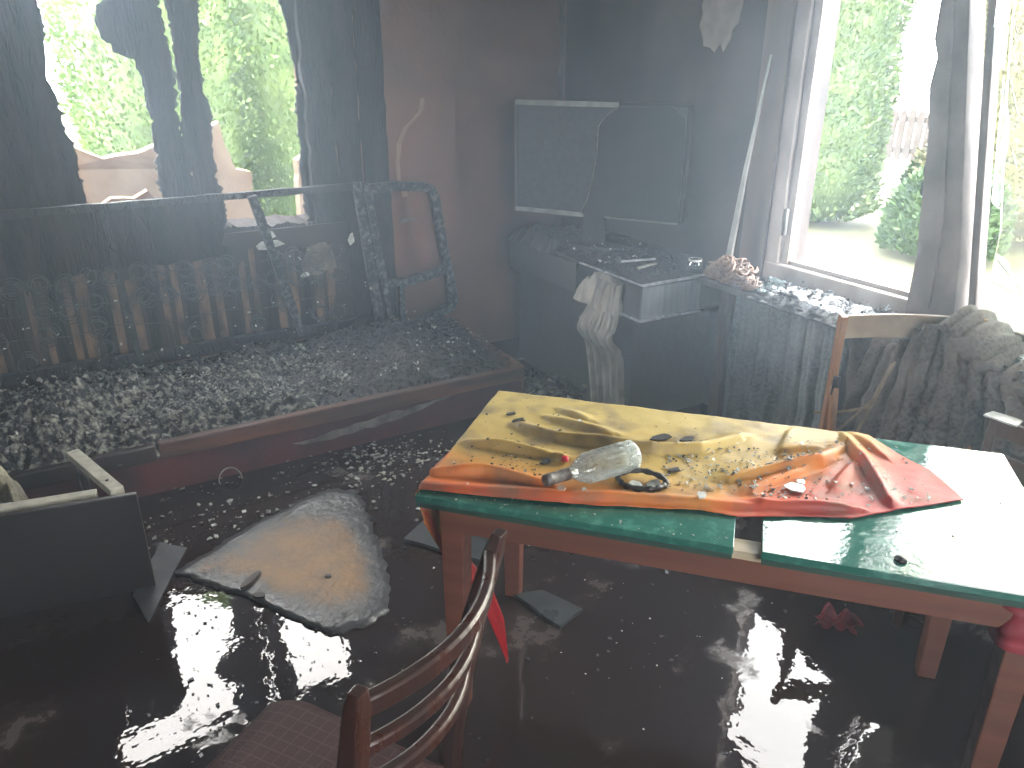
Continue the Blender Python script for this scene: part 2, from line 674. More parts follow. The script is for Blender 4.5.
# right wall (x = 0), opening y -1.80..-4.1, z .80..2.35
RY0, RY1, RZ0, RZ1 = -1.78, -4.1, .80, 2.38
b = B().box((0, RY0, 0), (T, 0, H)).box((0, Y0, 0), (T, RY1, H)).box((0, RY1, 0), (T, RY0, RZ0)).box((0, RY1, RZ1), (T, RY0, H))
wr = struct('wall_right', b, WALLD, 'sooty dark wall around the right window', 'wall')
struct('wall_left', B().box((X0 - T, Y0 - T, 0), (X0, T, H)), CONC, 'smoke stained side wall outside the frame', 'wall')
b = B().box((X0, Y0 - T, 0), (-3.25, Y0, H)).box((-1.95, Y0 - T, 0), (T, Y0, H)).box((-3.25, Y0 - T, 0), (-1.95, Y0, .95)).box((-3.25, Y0 - T, 2.05), (-1.95, Y0, H))  # opening added to let fill light in from behind the camera
struct('wall_front', b, CONC, 'rear wall with an added fill light opening behind the camera', 'wall')

# charred cladding boards on the back wall, either side of the burnt window
k = 0
for (x0, x1, z0, z1, pr) in ((-1.66, -1.50, .1, 2.64, .05), (-1.50, -1.36, .1, 2.64, .035), (-1.355, -1.20, .3, 2.64, .028),
                             (-3.45, -3.29, .1, 2.64, .05), (-3.28, -3.12, .1, 2.10, .06), (-3.12, -2.98, .1, 2.12, .05), (-2.975, -2.81, .1, 2.08, .045)):
    k += 1
    poly = ragged([(x0, z0), (x1, z0), (x1 - .01, (z0 + z1) / 2), (x1, z1), (x0, z1)], .06, .012 if k > 3 or k == 1 else .006, k)
    bb = B().slab(poly, lambda a, c, d: (a, -d, c), pr)
    obj('charred_board', bb, CHARB, wb)
# peeled paint edge curling on the brown wall
pts = [(-1.13, 1.02), (-1.155, 1.12), (-1.16, 1.22), (-1.15, 1.32), (-1.11, 1.40), (-1.05, 1.45), (-1.0, 1.50), (-.99, 1.56)]
bb = B()
prev = None
rn = random.Random(3)
poly = [(x + .0, z) for x, z in pts] + [(x + .022 + rn.uniform(0, .02), z + .005) for x, z in reversed(pts)]
obj('peeled_paint', B().slab(ragged(poly, .05, .004, 4), lambda a, c, d: (a, -.002 - d * 1.5, c), .004), M('brownish_peel', (.36, .23, .19), (.28, .17, .14), 10, .8), wb)
# pale plaster streak at the corner
poly = ragged([(-.05, 1.52), (-.02, 1.52), (-.012, 1.9), (-.02, 2.3), (-.06, 2.3), (-.05, 1.9)], .06, .012, 6)
obj('plaster_streak', B().slab(poly, lambda a, c, d: (a, -.001 - d, c), .004), M('dull_plaster', (.17, .125, .11), (.10, .08, .07), 14, .9), wb)
# bare plaster patch on the right wall
poly = ragged([(-1.18, 1.92), (-1.22, 1.83), (-1.30, 1.80), (-1.335, 1.84), (-1.36, 1.80), (-1.40, 1.86), (-1.45, 1.98), (-1.47, 2.2), (-1.40, 2.3), (-1.26, 2.28), (-1.21, 2.1)], .04, .012, 8)
obj('bare_plaster_patch', B().slab(poly, lambda a, c, d: (-.001 - d, a, c), .004), M('patch_plaster', (.36, .32, .29), (.26, .23, .21), 14, .9), wr)
# browned casing strip between corner cabinet and window
obj('casing_board', B().box((-.03, -1.78, .80), (0, -1.63, 2.62)), M('browned_casing', (.20, .14, .115), (.12, .085, .075), 4, .6, stretch=(2, 2, .4)), wr, bevel=.004)

# ---- window_1 : burnt-out window of the back wall
w1 = struct('window_1', label='burnt out window in the back wall with charred posts', cat='window', loc=(-2.37, 0, WZ0))


def vboard(name, pts, y, th, seed, amp=.017, mat=CHARB, parent=None, step=.026):
    return obj(name, B().slab(charred(pts, amp, seed), lambda a, c, d: (a, y - d, c), th), mat, parent)


# middle post: two boards with a slit between them
vboard('charred_post', [(-2.43, .92), (-2.29, .92), (-2.285, 1.5), (-2.29, 2.59), (-2.46, 2.59), (-2.47, 2.05), (-2.565, 2.0), (-2.585, 1.93), (-2.57, 1.86),
                        (-2.50, 1.79), (-2.44, 1.77), (-2.425, 1.6), (-2.42, 1.45)], .03, .022, 11, parent=w1)
vboard('charred_post', [(-2.27, .92), (-2.13, .92), (-2.12, 1.1), (-2.15, 1.3), (-2.12, 1.5), (-2.155, 1.62), (-2.15, 1.8), (-2.10, 2.1), (-2.12, 2.59), (-2.265, 2.59), (-2.27, 1.5)], .04, .02, 12, parent=w1)
vboard('charred_lath', [(-2.30, .92), (-2.25, .92), (-2.255, 1.38), (-2.29, 1.45)], .085, .03, 13, parent=w1)
# left and right burnt jambs with ragged edges
vboard('charred_jamb', [(-3.12, .9), (-2.74, .9), (-2.77, 1.18), (-2.765, 1.35), (-2.80, 1.5), (-2.80, 1.62), (-2.835, 1.7), (-2.815, 1.82), (-2.79, 1.95), (-2.80, 2.08), (-3.12, 2.12)], .02, .022, 14, parent=w1)
vboard('charred_jamb', [(-1.70, .9), (-1.60, .9), (-1.60, 2.52), (-1.70, 2.52), (-1.72, 2.1), (-1.70, 1.85), (-1.68, 1.7), (-1.70, 1.55), (-1.69, 1.35), (-1.705, 1.15)], .03, .022, 15, parent=w1)
vboard('charred_sill', [(-3.1, .86), (-1.62, .86), (-1.62, .93), (-2.0, .94), (-2.5, .93), (-3.1, .945)], .24, .26, 16, parent=w1)
vboard('charred_header', [(-3.19, 2.56), (-1.63, 2.57), (-1.63, 2.60), (-3.19, 2.60)], .2, .14, 17, parent=w1)

# ---- window_2 : plastic framed window of the right wall
w2 = struct('window_2', label='smoke stained white window frame in the right wall', cat='window', loc=(0, -2.9, RZ0))
for (y0, y1, x0, x1) in ((-1.855, -1.78, -.015, .075), (-1.90, -1.855, .005, .06)):
    obj('jamb', B().box((x0, y0, .81), (x1, y1, 2.38)), FRAMEP, w2, bevel=.005)
obj('hinge', B().tube([(-.012, -1.872, 1.02), (-.012, -1.872, 1.14)], .011, 10), M('hinge_grey', (.2, .2, .2), None, 5, .4), w2)
obj('bottom_rail', B().box((-.02, -2.56, .80), (.075, -1.78, .885)), FRAMEP, w2, bevel=.008)
obj('bottom_rail', B().box((-.02, -4.1, .80), (.075, -2.74, .872)), FRAMEP, w2, bevel=.008)
obj('glazing_bead', B().box((.012, -2.56, .885), (.05, -1.90, .905)), M('grey_bead', (.3, .27, .25), None, 5, .5), w2, bevel=.003)
# leaning scorched mullion: narrow above, wide below
poly = ([(-2.545, .80), (-2.545, 1.06), (-2.49, 1.55), (-2.462, 1.68), (-2.47, 1.78), (-2.445, 1.84), (-2.44, 2.0), (-2.44, 2.38), (-2.53, 2.38), (-2.55, 1.96), (-2.715, 1.1), (-2.75, .80)])
mu = obj('mullion', B().slab(poly, lambda a, c, d: (.07 - d, a, c), .10), FRAMED, w2, bevel=.004)
poly = [(-2.62, .88), (-2.645, .88), (-2.63, 1.2), (-2.50, 1.96), (-2.49, 2.36), (-2.475, 2.36), (-2.48, 1.96), (-2.605, 1.2)]
obj('mullion_ridge', B().slab(poly, lambda a, c, d: (-.028 - d * 1, a, c), .012), FRAMED, mu)
poly = ragged([(-2.452, 1.28), (-2.475, 1.27), (-2.49, 1.4), (-2.475, 1.62), (-2.44, 1.70), (-2.425, 1.6), (-2.45, 1.45)], .03, .006, 22)
obj('charred_strip', B().slab(poly, lambda a, c, d: (.09 - d, a, c), .03), CHAR, mu)
# second sash: thin frame and the broken pane
obj('sash_stile', B().slab([(-2.77, .87), (-2.80, .87), (-2.62, 1.96), (-2.60, 2.36), (-2.575, 2.36), (-2.59, 1.96)], lambda a, c, d: (.06 - d, a, c), .05), FRAMED, w2, bevel=.004)
obj('jamb', B().box((-.015, -4.1, .81), (.075, -4.03, 2.38)), FRAMEP, w2, bevel=.005)
obj('top_rail', B().box((-.015, -4.1, 2.30), (.075, -1.78, 2.38)), FRAMEP, w2, bevel=.005)
poly = ragged([(-2.81, .88), (-4.02, .88), (-4.02, 2.3), (-2.66, 2.3), (-2.67, 1.9), (-2.74, 1.5), (-2.80, 1.2)], .2, .01, 23)
pn = obj('pane', B().slab(poly, lambda a, c, d: (.045 - d, a, c), .004), PANE, w2)
for i, pp in enumerate(([(-2.80, .88), (-3.02, .88), (-2.93, .96), (-2.86, 1.10), (-2.815, 1.12)], [(-2.84, .88), (-3.2, .88), (-3.08, .985), (-2.95, .94)],
                        [(-2.76, 1.30), (-2.79, 1.28), (-2.76, 1.55), (-2.70, 1.72)], [(-2.64, 1.78), (-2.70, 1.74), (-2.67, 1.95), (-2.62, 2.02)])):
    obj('broken_shard', B().slab(pp, lambda a, c, d: (.032 - .006 * i - d, a, c), .004), PANEC, w2)
# inner sill
obj('sill_board', B().box((-.27, -3.9, .765), (.0, -1.56, .80)), SILLM, w2, bevel=.006)
# glints of broken glass line (cracks)
cr = B()
for p_, q_ in (((.03, -2.80, 1.02), (.03, -3.10, .96)), ((.03, -2.82, 1.10), (.03, -2.95, .99)), ((.03, -2.71, 1.72), (.03, -2.77, 1.60)), ((.03, -2.68, 1.9), (.03, -2.72, 1.83)), ((.03, -2.77, 1.5), (.03, -2.81, 1.42))):
    cr.bar(p_, q_, .0025, .003)
obj('crack_edge', cr, WHITEDEB, pn)

# ================================================================== OUTSIDE
gr = struct('ground', B().box((-30, -30, -.4), (40, 40, -.15)), LAWN, 'pale lawn outside the windows', 'lawn')


def foliage_mesh(n, h, r, seed, lo=.0, leaf=.07, tip=.55):
    rn = random.Random(seed)
    b = B()
    for i in range(n):
        z = lo + (h - lo) * rn.random() ** .9
        f = (z - lo) / (h - lo)
        prof = (min(1, .3 + f / .05)) ** .5 * (1 - max(0, (f - tip) / (1 - tip)) ** 1.8) ** .6 if f < 1 else 0
        a = rn.uniform(0, 2 * PI)
        lump = 1 + .16 * noise.noise(Vector((math.cos(a) * 2.2, math.sin(a) * 2.2, z * 2.6 + seed))) + .10 * noise.noise(Vector((math.cos(a) * 6, math.sin(a) * 6, z * 7 + seed)))
        rr = r * prof * lump * rn.uniform(.86, 1.0)
        p = Vector((rr * math.cos(a), rr * math.sin(a), z))
        out = Vector((math.cos(a), math.sin(a), 0))
        d = (out * rn.uniform(.2, 1) + Vector((rn.uniform(-.5, .5), rn.uniform(-.5, .5), rn.uniform(.0, 1.2)))).normalized()
        s_ = d.cross(Vector((rn.uniform(-1, 1), rn.uniform(-1, 1), rn.uniform(-1, 1)))).normalized()
        k = leaf * rn.uniform(.6, 1.3)
        wv = s_ * k * .28
        b.add([p - wv * .4, p + d * k * .5 - wv, p + d * k, p + d * k * .5 + wv], [(0, 1, 2, 3)])
    return b


def tree(name, loc, h, r, n, seed, label, leaf=.08, mat=THUJA, group=None, tip=.55, core=True):
    t = thing(name, label, 'tree' if 'bush' not in name else 'bush', loc, 0, group)
    f = obj('foliage', foliage_mesh(n, h, r, seed, .05, leaf, tip), mat, t, local=True)
    rings = []
    for i in range(13):
        fz = i / 12
        prof = (min(1, .3 + fz / .05)) ** .5 * (1 - max(0, (fz - tip) / (1 - tip)) ** 1.8) ** .6 if fz < 1 else .02
        rings.append([Vector((r * .86 * prof * math.cos(a), r * .86 * prof * math.sin(a), .08 + fz * (h * .95 - .08))) for a in [2 * PI * q / 14 for q in range(14)]])
    if core:
        obj('inner_twigs', B().loft(rings, True, True), mat, t, local=True)
    obj('trunk', B().tube([(0, 0, -.02), (0, 0, h * .4), (0, 0, h * .8)], [.06, .05, .02]), BARK, t, local=True)
    return t


G = 'thuja trees behind the burnt window'
tree('thuja', (-2.03, 2.25, -.15), 3.15, .66, 30000, 31, 'tall clipped green thuja seen through the left gap of the burnt window', .042, group=G, tip=.75)
tree('thuja', (-1.15, 2.35, -.15), 3.1, .66, 30000, 32, 'tall clipped green thuja seen through the right gap of the burnt window', .042, group=G, tip=.75)
tree('thuja', (-1.6, 2.95, -.15), 3.0, .6, 12000, 38, 'green thuja standing behind the charred middle window post', .045, group=G, tip=.75)
tree('thuja', (-.25, 2.5, -.15), 3.1, .6, 5000, 33, 'green thuja hidden at the right end of the hedge behind the brown wall', .09, group=G, tip=.75)
THUJR = leafmat('thuja_green_right', (.065, .11, .032), (.11, .155, .05))
tree('thuja', (5.42, 2.33, -.15), 4.3, .64, 30000, 34, 'broad green thuja standing on the lawn outside the right window', .06, THUJR, tip=.8)
tree('leafy_bush', (6.9, 1.55, -.15), 1.0, .5, 5000, 35, 'low pale green bush below the picket fence', .08, BUSHG, tip=.4)
tree('leafy_bush', (5.0, .38, -.15), .95, .55, 7000, 36, 'low dark green bush behind the broken right pane', .08, BUSHG, tip=.4)
tree('golden_conifer', (6.5, .55, -.15), 3.6, .95, 20000, 37, 'tall yellow green conifer beyond the broken right pane', .07, leafmat('golden_green', (.10, .105, .042), (.14, .135, .065)), tip=.7)

# picket fence
fn = thing('picket_fence', 'weathered wooden picket fence beyond the thuja', 'fence', (9.0, 2.7, -.15))
FXX = 9.0
pk = B().slab([(-.055, .42), (.055, .42), (.055, 1.12), (.0, 1.18), (-.055, 1.12)], lambda a, c, d: (d, a, c), .02)
p0 = obj('picket', pk, FENCEM, fn, local=True)
y = -3.2
first = True
while y < 3.0:
    if first:
        o = p0
        first = False
    else:
        o = p0.copy()
        C.objects.link(o)
        o.parent = fn
    o.location = (0, y - .0, random.uniform(-.02, .02))
    y += .155
for z in (.50, .98):
    obj('fence_rail', B().box((.02, -3.3, z), (.06, 3.1, z + .09)), FENCEM, fn, local=True)
for y in (-2.5, -.45, .42):
    obj('fence_post', B().box((.06, y - .05, 0), (.16, y + .05, 1.05)), FENCEM, fn, local=True)

# cream foam / upholstery thrown outside the burnt window


def curved_slab(name, poly, y, th, bow, mat, label, cat, rn_seed):
    vv = ragged(poly, .05, .006, rn_seed)
    b = B().slab(vv, lambda a, c, d: (a, y + d + bow * (a - poly[0][0]) ** 2, c), th)
    o = obj(name, b, mat)
    tag(o, label, cat)
    return o


curved_slab('foam_mattress', [(-2.83, -.15), (-1.95, -.15), (-2.0, 1.10), (-2.16, 1.24), (-2.26, 1.29), (-2.42, 1.24), (-2.6, 1.22), (-2.72, 1.28), (-2.80, 1.33), (-2.84, 1.22)], 1.0, .16, .1, CREAM,
            'cream scorched mattress propped outside below the left window gap', 'mattress', 41)
curved_slab('foam_cushion', [(-2.72, -.15), (-2.3, -.15), (-2.33, .9), (-2.42, 1.06), (-2.50, 1.02), (-2.62, 1.03), (-2.72, .98)], .72, .1, 0, M('brown_scorched_foam', (.14, .10, .07), (.09, .065, .045), 5, .9),
            'brown scorched cushion leaning on the cream mattress outside', 'cushion', 42)
curved_slab('foam_cushion', [(-2.02, -.15), (-1.76, -.15), (-1.74, 1.08), (-1.83, 1.10), (-1.88, 1.25), (-1.90, 1.40), (-1.98, 1.36), (-2.0, 1.2)], 1.1, .12, 0, CREAM,
            'upright cream cushion outside the right window gap beside the charred post', 'cushion', 43)
curved_slab('foam_cushion', [(-1.44, -.15), (-1.2, -.15), (-1.2, 1.1), (-1.3, 1.16), (-1.40, 1.12)], 1.2, .12, 0, CREAM,
            'cream cushion at the right edge of the right window gap', 'cushion', 44)
# ================================================================== BURNT SOFA BED
sofa = thing('burnt_sofa_bed', 'burnt out sofa bed with bare springs along the back wall', 'sofa', (-2.1, -.7, 0))
obj('front_rail', B().bar((-2.72, -1.0, .215), (-.89, -1.0, .215), .045, .075, n=12, jit=.03), BROWNW, sofa, bevel=.006)
obj('front_rail', B().bar((-3.6, -1.0, .212), (-2.73, -1.0, .212), .045, .075, n=6, jit=.03), M('blackened_rail', (.05, .028, .022), (.015, .013, .013), 6, .45), sofa, bevel=.006)
obj('base_board', B().bar((-3.6, -.985, .09), (-.90, -.985, .09), .025, .178), REDB, sofa, bevel=.003)
poly = ragged([(-2.15, .10), (-1.9, .12), (-1.42, .165), (-1.30, .178), (-1.5, .125), (-1.85, .085), (-2.05, .085)], .05, .008, 51)
obj('peeled_strip', B().slab(poly, lambda a, c, d: (a, -.998 - d, c), .006), M('dull_ash', (.2, .19, .165), (.1, .09, .08), 18, .8, bump=.4), sofa)
obj('end_board', B().bar((-.885, -.98, .13), (-.875, -.30, .13), .035, .22, n=6, jit=.05), BROWNW, sofa, bevel=.006)
obj('seat_base', B().box((-3.6, -.975, .10), (-.90, -.16, .19)), CHAR, sofa, bevel=.004)
obj('cross_board', B().bar((-1.36, -.98, .262), (-1.33, -.62, .31), .09, .02), ASHBAR, sofa, bevel=.003)
obj('cross_board', B().bar((-1.02, -.94, .262), (-1.0, -.40, .29), .07, .02), CHAR, sofa, bevel=.003)

# charred back: dark upper panel, rails, browned slats below
poly = ragged([(-3.6, .80), (-2.2, .82), (-2.16, 1.11), (-3.6, 1.12)], .07, .012, 52)
obj('back_panel', B().slab(poly, lambda a, c, d: (a, -.11 - d, c), .02), CHARB, sofa)
obj('top_rail', B().bar((-3.6, -.16, 1.125), (-1.40, -.16, 1.13), .035, .035, n=24, jit=.15), CHAR, sofa)
obj('bottom_rail', B().bar((-3.6, -.16, .36), (-1.38, -.16, .36), .05, .05, n=16, jit=.1), CHAR, sofa)
obj('backing_board', B().box((-3.6, -.075, .28), (-1.50, -.062, .925)), M('dark_brown_backing', (.045, .028, .022), (.022, .017, .015), 5, .8), sofa)
x = -3.5
i = 0
while x < -1.62:
    i += 1
    wd = random.uniform(.03, .06)
    zt = random.uniform(.74, .86)
    poly = [(x, .33), (x + wd, .33), (x + wd + random.uniform(-.006, .006), zt), (x + wd * .5, zt + random.uniform(-.05, .02)), (x + .004, zt + random.uniform(-.06, .03))]
    obj('slat', B().slab(poly, lambda a, c, d: (a, -.085 - d, c), .016), SLATM if i % 3 else CHARB, sofa)
    x += wd + random.uniform(.012, .04)
# coil springs of the backrest
sp = B()
pts = []
for q in range(49):
    a = q / 12 * 2 * PI
    rr = .047 - .012 * math.sin(q / 48 * PI)
    pts.append((rr * math.cos(a), -.11 * q / 48, rr * math.sin(a)))
sp.tube(pts, .0028, 5)
spr0 = obj('spring', sp, SPRING, sofa, local=True)
first = True
rn = random.Random(5)
for row, z in enumerate((.79, .67, .55, .44)):
    for k in range(17):
        if rn.random() < (.05, .25, .45, .6)[row]:
            continue
        o = spr0 if first else spr0.copy()
        if not first:
            C.objects.link(o)
            o.parent = sofa
        first = False
        o.location = (-3.38 + .11 * k + rn.uniform(-.012, .012) + 2.1, -.13 + .7, z + rn.uniform(-.012, .012))
        o.rotation_euler = (rn.uniform(-.3, .15), rn.uniform(0, 6.2), rn.uniform(-.25, .25))
# mesh wires that tie the springs
wr_ = B()
for z in (.79, .67, .55):
    wr_.tube([(-3.45 + .1 * q, -.215 + .01 * math.sin(q * 2.1), z + .01 * math.sin(q * 1.3 + z * 9)) for q in range(19)], .0025, 5)
obj('tie_wire', wr_, SPRING, sofa)
# diagonal and upright bars
obj('fallen_bar', B().bar((-2.03, -.22, 1.13), (-1.865, -.26, .37), .04, .04, up=(0, 1, 0), n=8, jit=.15), ASHBAR, sofa)
obj('upright', B().bar((-1.46, -.17, 1.15), (-1.40, -.24, .30), .05, .035, up=(0, 1, 0), n=10, jit=.12), ASHBAR, sofa)
obj('upright', B().bar((-1.40, -.17, 1.14), (-1.335, -.24, .30), .035, .035, up=(0, 1, 0), n=10, jit=.12), ASHBAR, sofa)
obj('upright', B().bar((-2.71, -.13, 1.12), (-2.68, -.18, .33), .035, .03, up=(0, 1, 0), n=8, jit=.15), CHAR, sofa)
obj('upright', B().bar((-3.22, -.13, 1.12), (-3.18, -.2, .33), .06, .03, up=(0, 1, 0), n=8, jit=.15), CHARB, sofa)
# end frame: open charred arm frame at the right
ef = B()
path = [(-1.40, 1.115), (-1.25, 1.12), (-1.08, 1.105), (-1.035, 1.085), (-1.015, 1.04), (-1.0, .92), (-.975, .72), (-.945, .56), (-.93, .42), (-.95, .385), (-1.02, .362), (-1.12, .33), (-1.22, .315), (-1.285, .32)]
obj('arm_frame', ef.sweep([(a, -.20 - .05 * (1.12 - c), c) for a, c in path], [(-.026, -.026), (.026, -.026), (.026, .026), (-.026, .026)], (0, 1, 0)), ASHBAR, sofa, bevel=.005)
obj('arm_crossbar', B().sweep([(-1.36, -.225, .585), (-1.2, -.225, .575), (-1.05, -.225, .60), (-.97, -.225, .625)], [(-.022, -.022), (.022, -.022), (.022, .022), (-.022, .022)], (0, 1, 0)), ASHBAR, sofa)
obj('arm_strut', B().bar((-1.255, -.225, .58), (-1.265, -.24, .32), .03, .03, up=(0, 1, 0), n=5, jit=.1), ASHBAR, sofa)
# torn cover scraps that still hang in the back
def scrap(x0, z0, w_, h_, y, mat, seed):
    poly = ragged([(x0, z0), (x0 + w_, z0 + .02), (x0 + w_ * .95, z0 + h_ * .5), (x0 + w_ * .7, z0 + h_), (x0 + w_ * .15, z0 + h_ * .9), (x0 - .01, z0 + h_ * .4)], .035, .01, seed)
    obj('cover_scrap', B().slab(poly, lambda a, c, d: (a, y - d + .02 * math.sin(a * 30), c), .006), mat, sofa)


SCR = M('grey_cover_scrap', (.20, .18, .165), (.10, .09, .085), 9, .85)
scrap(-1.80, .68, .19, .17, -.19, SCR, 71)
scrap(-2.30, .94, .13, .09, -.10, SCR, 72)
scrap(-2.02, .84, .14, .05, -.17, WHITEDEB, 73)
scrap(-1.98, .89, .05, .05, -.18, WHITEDEB, 74)
scrap(-1.535, .82, .025, .07, -.19, WHITEDEB, 75)
scrap(-1.81, .665, .04, .035, -.20, WHITEDEB, 76)
scrap(-1.20, .90, .09, .03, -.17, SCR, 77)
scrap(-3.30, .55, .05, .12, -.20, LIGHTW, 78)
scrap(-3.28, .76, .05, .07, -.20, LIGHTW, 79)

# heaped burnt stuffing on the seat
def heap(name, x0, x1, y0, y1, zb, hgt, mat, seed, nu=110, nv=60, slope=0):
    def fn(a, c):
        x, y = x0 + (x1 - x0) * a, y0 + (y1 - y0) * c
        e = min(1, min(a, 1 - a) * 7, min(c, 1 - c) * 6)
        h_ = .55 + .6 * nz3((x, y, 0), 3.2, seed) + .38 * nz3((x, y, 0), 11, seed) + .16 * nz3((x, y, 0), 31, seed) + .10 * nz3((x, y, 0), 70, seed)
        return (x + .012 * nz3((x, y, 1), 25, seed), y + .012 * nz3((x, y, 2), 25, seed), zb + max(0, e) * hgt * max(.08, h_) - .02 * (1 - max(0, e)) + slope * c)
    o = obj(name, grid(nu, nv, fn), mat)
    return o


tag(heap('burnt_stuffing', -3.6, -.92, -.985, -.17, .20, .11, STUFFD, 1, 200, 90, .12), 'black wet burnt stuffing spread over the sofa seat', 'stuffing', kind='stuff')
tag(heap('ash_stuffing', -3.0, -1.95, -.99, -.40, .215, .14, STUFFM, 2, 150, 90, .07), 'grey green ash fluff heaped on the middle of the sofa seat', 'ash', kind='stuff')
tag(heap('ash_stuffing', -3.55, -2.62, -1.02, -.45, .215, .24, STUFFM, 3, 130, 80, .06), 'pale ash fluff heaped at the left end of the sofa seat', 'ash', kind='stuff')
rn = random.Random(11)
def seat_pts(n, x0, x1, y0, y1, z0, z1):
    return [(rn.uniform(x0, x1), rn.uniform(y0, y1), rn.uniform(z0, z1)) for _ in range(n)]


flakes('ash_flakes', seat_pts(2600, -3.1, -1.8, -.98, -.4, .29, .38) + seat_pts(1200, -3.55, -2.7, -1.0, -.45, .31, .46), .003, .020, GREYDEB, 'pale ash flakes scattered on the sofa stuffing', 'ash', 1.0, seed=21)
flakes('black_char_crumbs', seat_pts(900, -3.5, -.95, -.96, -.2, .27, .36), .006, .026, WETDEB, 'wet black char crumbs on the sofa seat', 'char', 1.0, seed=22)
flakes('glint_flakes', seat_pts(260, -3.2, -1.0, -.96, -.2, .30, .40) + [(rn.uniform(-3.4, -1.4), -.25, rn.uniform(.4, .85)) for _ in range(60)], .005, .016, WHITEDEB, 'tiny white flakes painted as wet glints on the burnt sofa', 'debris', 1.2, seed=23)  # white colour stands in for wet glints on the char

# ================================================================== DRAWER BOX AT THE LEFT EDGE
dx = thing('bedding_drawer', 'dark drawer front with pale timber frame at the left edge', 'drawer', (-3.2, -1.62, 0))
d_ = Vector((-.985, .17, 0)).normalized()
n_ = Vector((d_.y, -d_.x, 0))
if n_.y < 0:
    n_ = -n_
A = Vector((-2.852, -1.705, 0))
P = A + d_ * .9
obj('front_panel', B().add([A, P, P + n_ * .022, A + n_ * .022] + [q + Vector((0, 0, .40)) for q in (A, P, P + n_ * .022, A + n_ * .022)],
                           [(0, 1, 2, 3), (4, 5, 6, 7), (0, 1, 5, 4), (1, 2, 6, 5), (2, 3, 7, 6), (3, 0, 4, 7)]), DARKPANEL, dx, bevel=.004)
obj('side_beam', B().bar((-2.905, -1.655, .398), (-3.025, -1.26, .398), .045, .03), DRAWERW, dx, bevel=.003)
obj('rear_beam', B().bar(A + d_ * .13 + n_ * .065 + Vector((0, 0, .385)), A + d_ * .85 + n_ * .065 + Vector((0, 0, .385)), .04, .035), DRAWERW, dx, bevel=.003)
obj('corner_post', B().bar((-3.01, -1.31, 0), (-3.01, -1.31, .383), .035, .035, up=(0, 1, 0)), CHAR, dx)
obj('nail', B().tube([(-2.93, -1.58, .410), (-2.93, -1.58, .417)], .006, 8), CHAR, dx)
o = heap('fluff_pile', -3.62, -3.18, -1.45, -1.10, .10, .34, M('pale_yellow_fluff', (.42, .40, .30), (.2, .18, .13), 16, .9, bump=.8, bscale=80), 5, 60, 40)
tag(o, 'pale yellowish fluff behind the dark drawer front', 'stuffing', kind='stuff')

# ================================================================== SHEETS AND DEBRIS ON THE FLOOR
poly = [(-2.779, -1.655), (-2.62, -1.56), (-2.466, -1.473), (-2.27, -1.40), (-2.10, -1.345), (-2.0, -1.42), (-2.0, -1.52), (-2.04, -1.75), (-2.078, -1.974), (-2.12, -2.13), (-2.17, -2.25),
        (-2.26, -2.29), (-2.388, -2.27), (-2.44, -2.19), (-2.50, -2.08), (-2.62, -1.88), (-2.70, -1.77)]
poly = ragged(poly, .02, .010, 81)
cx, cy = -2.33, -1.80
b = B()
rim = []
NR = 12
n = len(poly)
for k in range(NR + 1):
    f = 1 - (k / NR)
    for (x, y) in poly:
        px, py = cx + (x - cx) * f, cy + (y - cy) * f
        hh = .020 + .020 * (1 - f ** 2.2) * (.6 + .9 * nz3((px, py, 0), 4.5, 4)) + .004 * nz3((px, py, 0), 13, 2) + .0015 * nz3((px, py, 0), 30, 2)
        b.v.append((px, py, hh))
        rim.append(max(0, (f - .5) / .5) ** 1.5 * .75 + max(0, .35 - ((px + 2.02) ** 2 + (py + 1.5) ** 2) ** .5) * 1.6)
for k in range(NR):
    for i in range(n):
        j = (i + 1) % n
        b.f.append((k * n + i, k * n + j, (k + 1) * n + j, (k + 1) * n + i))
        b.sm.append(True)
o0 = len(b.v)
for (x, y) in poly:
    b.v.append((x, y, .004))
    rim.append(.8)
for i in range(n):
    j = (i + 1) % n
    b.f.append((o0 + i, o0 + j, j, i))
    b.sm.append(False)
fs_ = obj('soaked_fibreboard', b, SHEETM)
at = fs_.data.attributes.new('rim', 'FLOAT', 'POINT')
at.data.foreach_set('value', rim)
for (hx, hy, ha, hb) in ((-2.55, -1.86, .055, .014), (-2.545, -1.965, .022, .018), (-2.30, -1.98, .012, .01)):
    ring = ragged([(hx + ha * math.cos(a) * .8 + hb * math.sin(a) * .4, hy + ha * math.cos(a) * .6 * (1 if ha > .03 else 0) - hb * math.sin(a)) for a in [2 * PI * q / 14 for q in range(14)]], .02, .003, 85)
    obj('torn_dent', B().slab(ring, lambda a, c, d: (a, c, .030 + d), .006), M('dark_torn_fibre', (.03, .022, .018), (.05, .04, .03), 20, .6), fs_)
tag(fs_, 'large tan soaked fibreboard sheet lying bulged in the water', 'board')
poly = ragged([(-2.80, -1.42), (-2.715, -1.51), (-2.785, -1.65), (-2.90, -1.90), (-2.93, -1.72)], .06, .004, 82)
o = obj('grey_board', B().slab(poly, lambda a, c, d: (a, c, .006 + d), .014), M('dark_wet_board', (.04, .042, .046), (.025, .026, .028), 9, .55, .7))
tag(o, 'thin grey board in the water between drawer front and fibreboard', 'board')
poly = ragged([(-1.965, -1.885), (-1.84, -1.80), (-1.64, -2.02), (-1.77, -2.16)], .08, .005, 83)
tag(obj('grey_slab', B().slab(poly, lambda a, c, d: (a, c, .008 + d), .018), TILE), 'grey slab in the water left of the table leg', 'slab')
poly = ragged([(-1.76, -2.40), (-1.66, -2.43), (-1.595, -2.59), (-1.71, -2.625)], .06, .005, 84)
tag(obj('grey_slab', B().slab(poly, lambda a, c, d: (a, c, .008 + d), .018), TILE), 'small grey slab in the water under the table', 'slab')
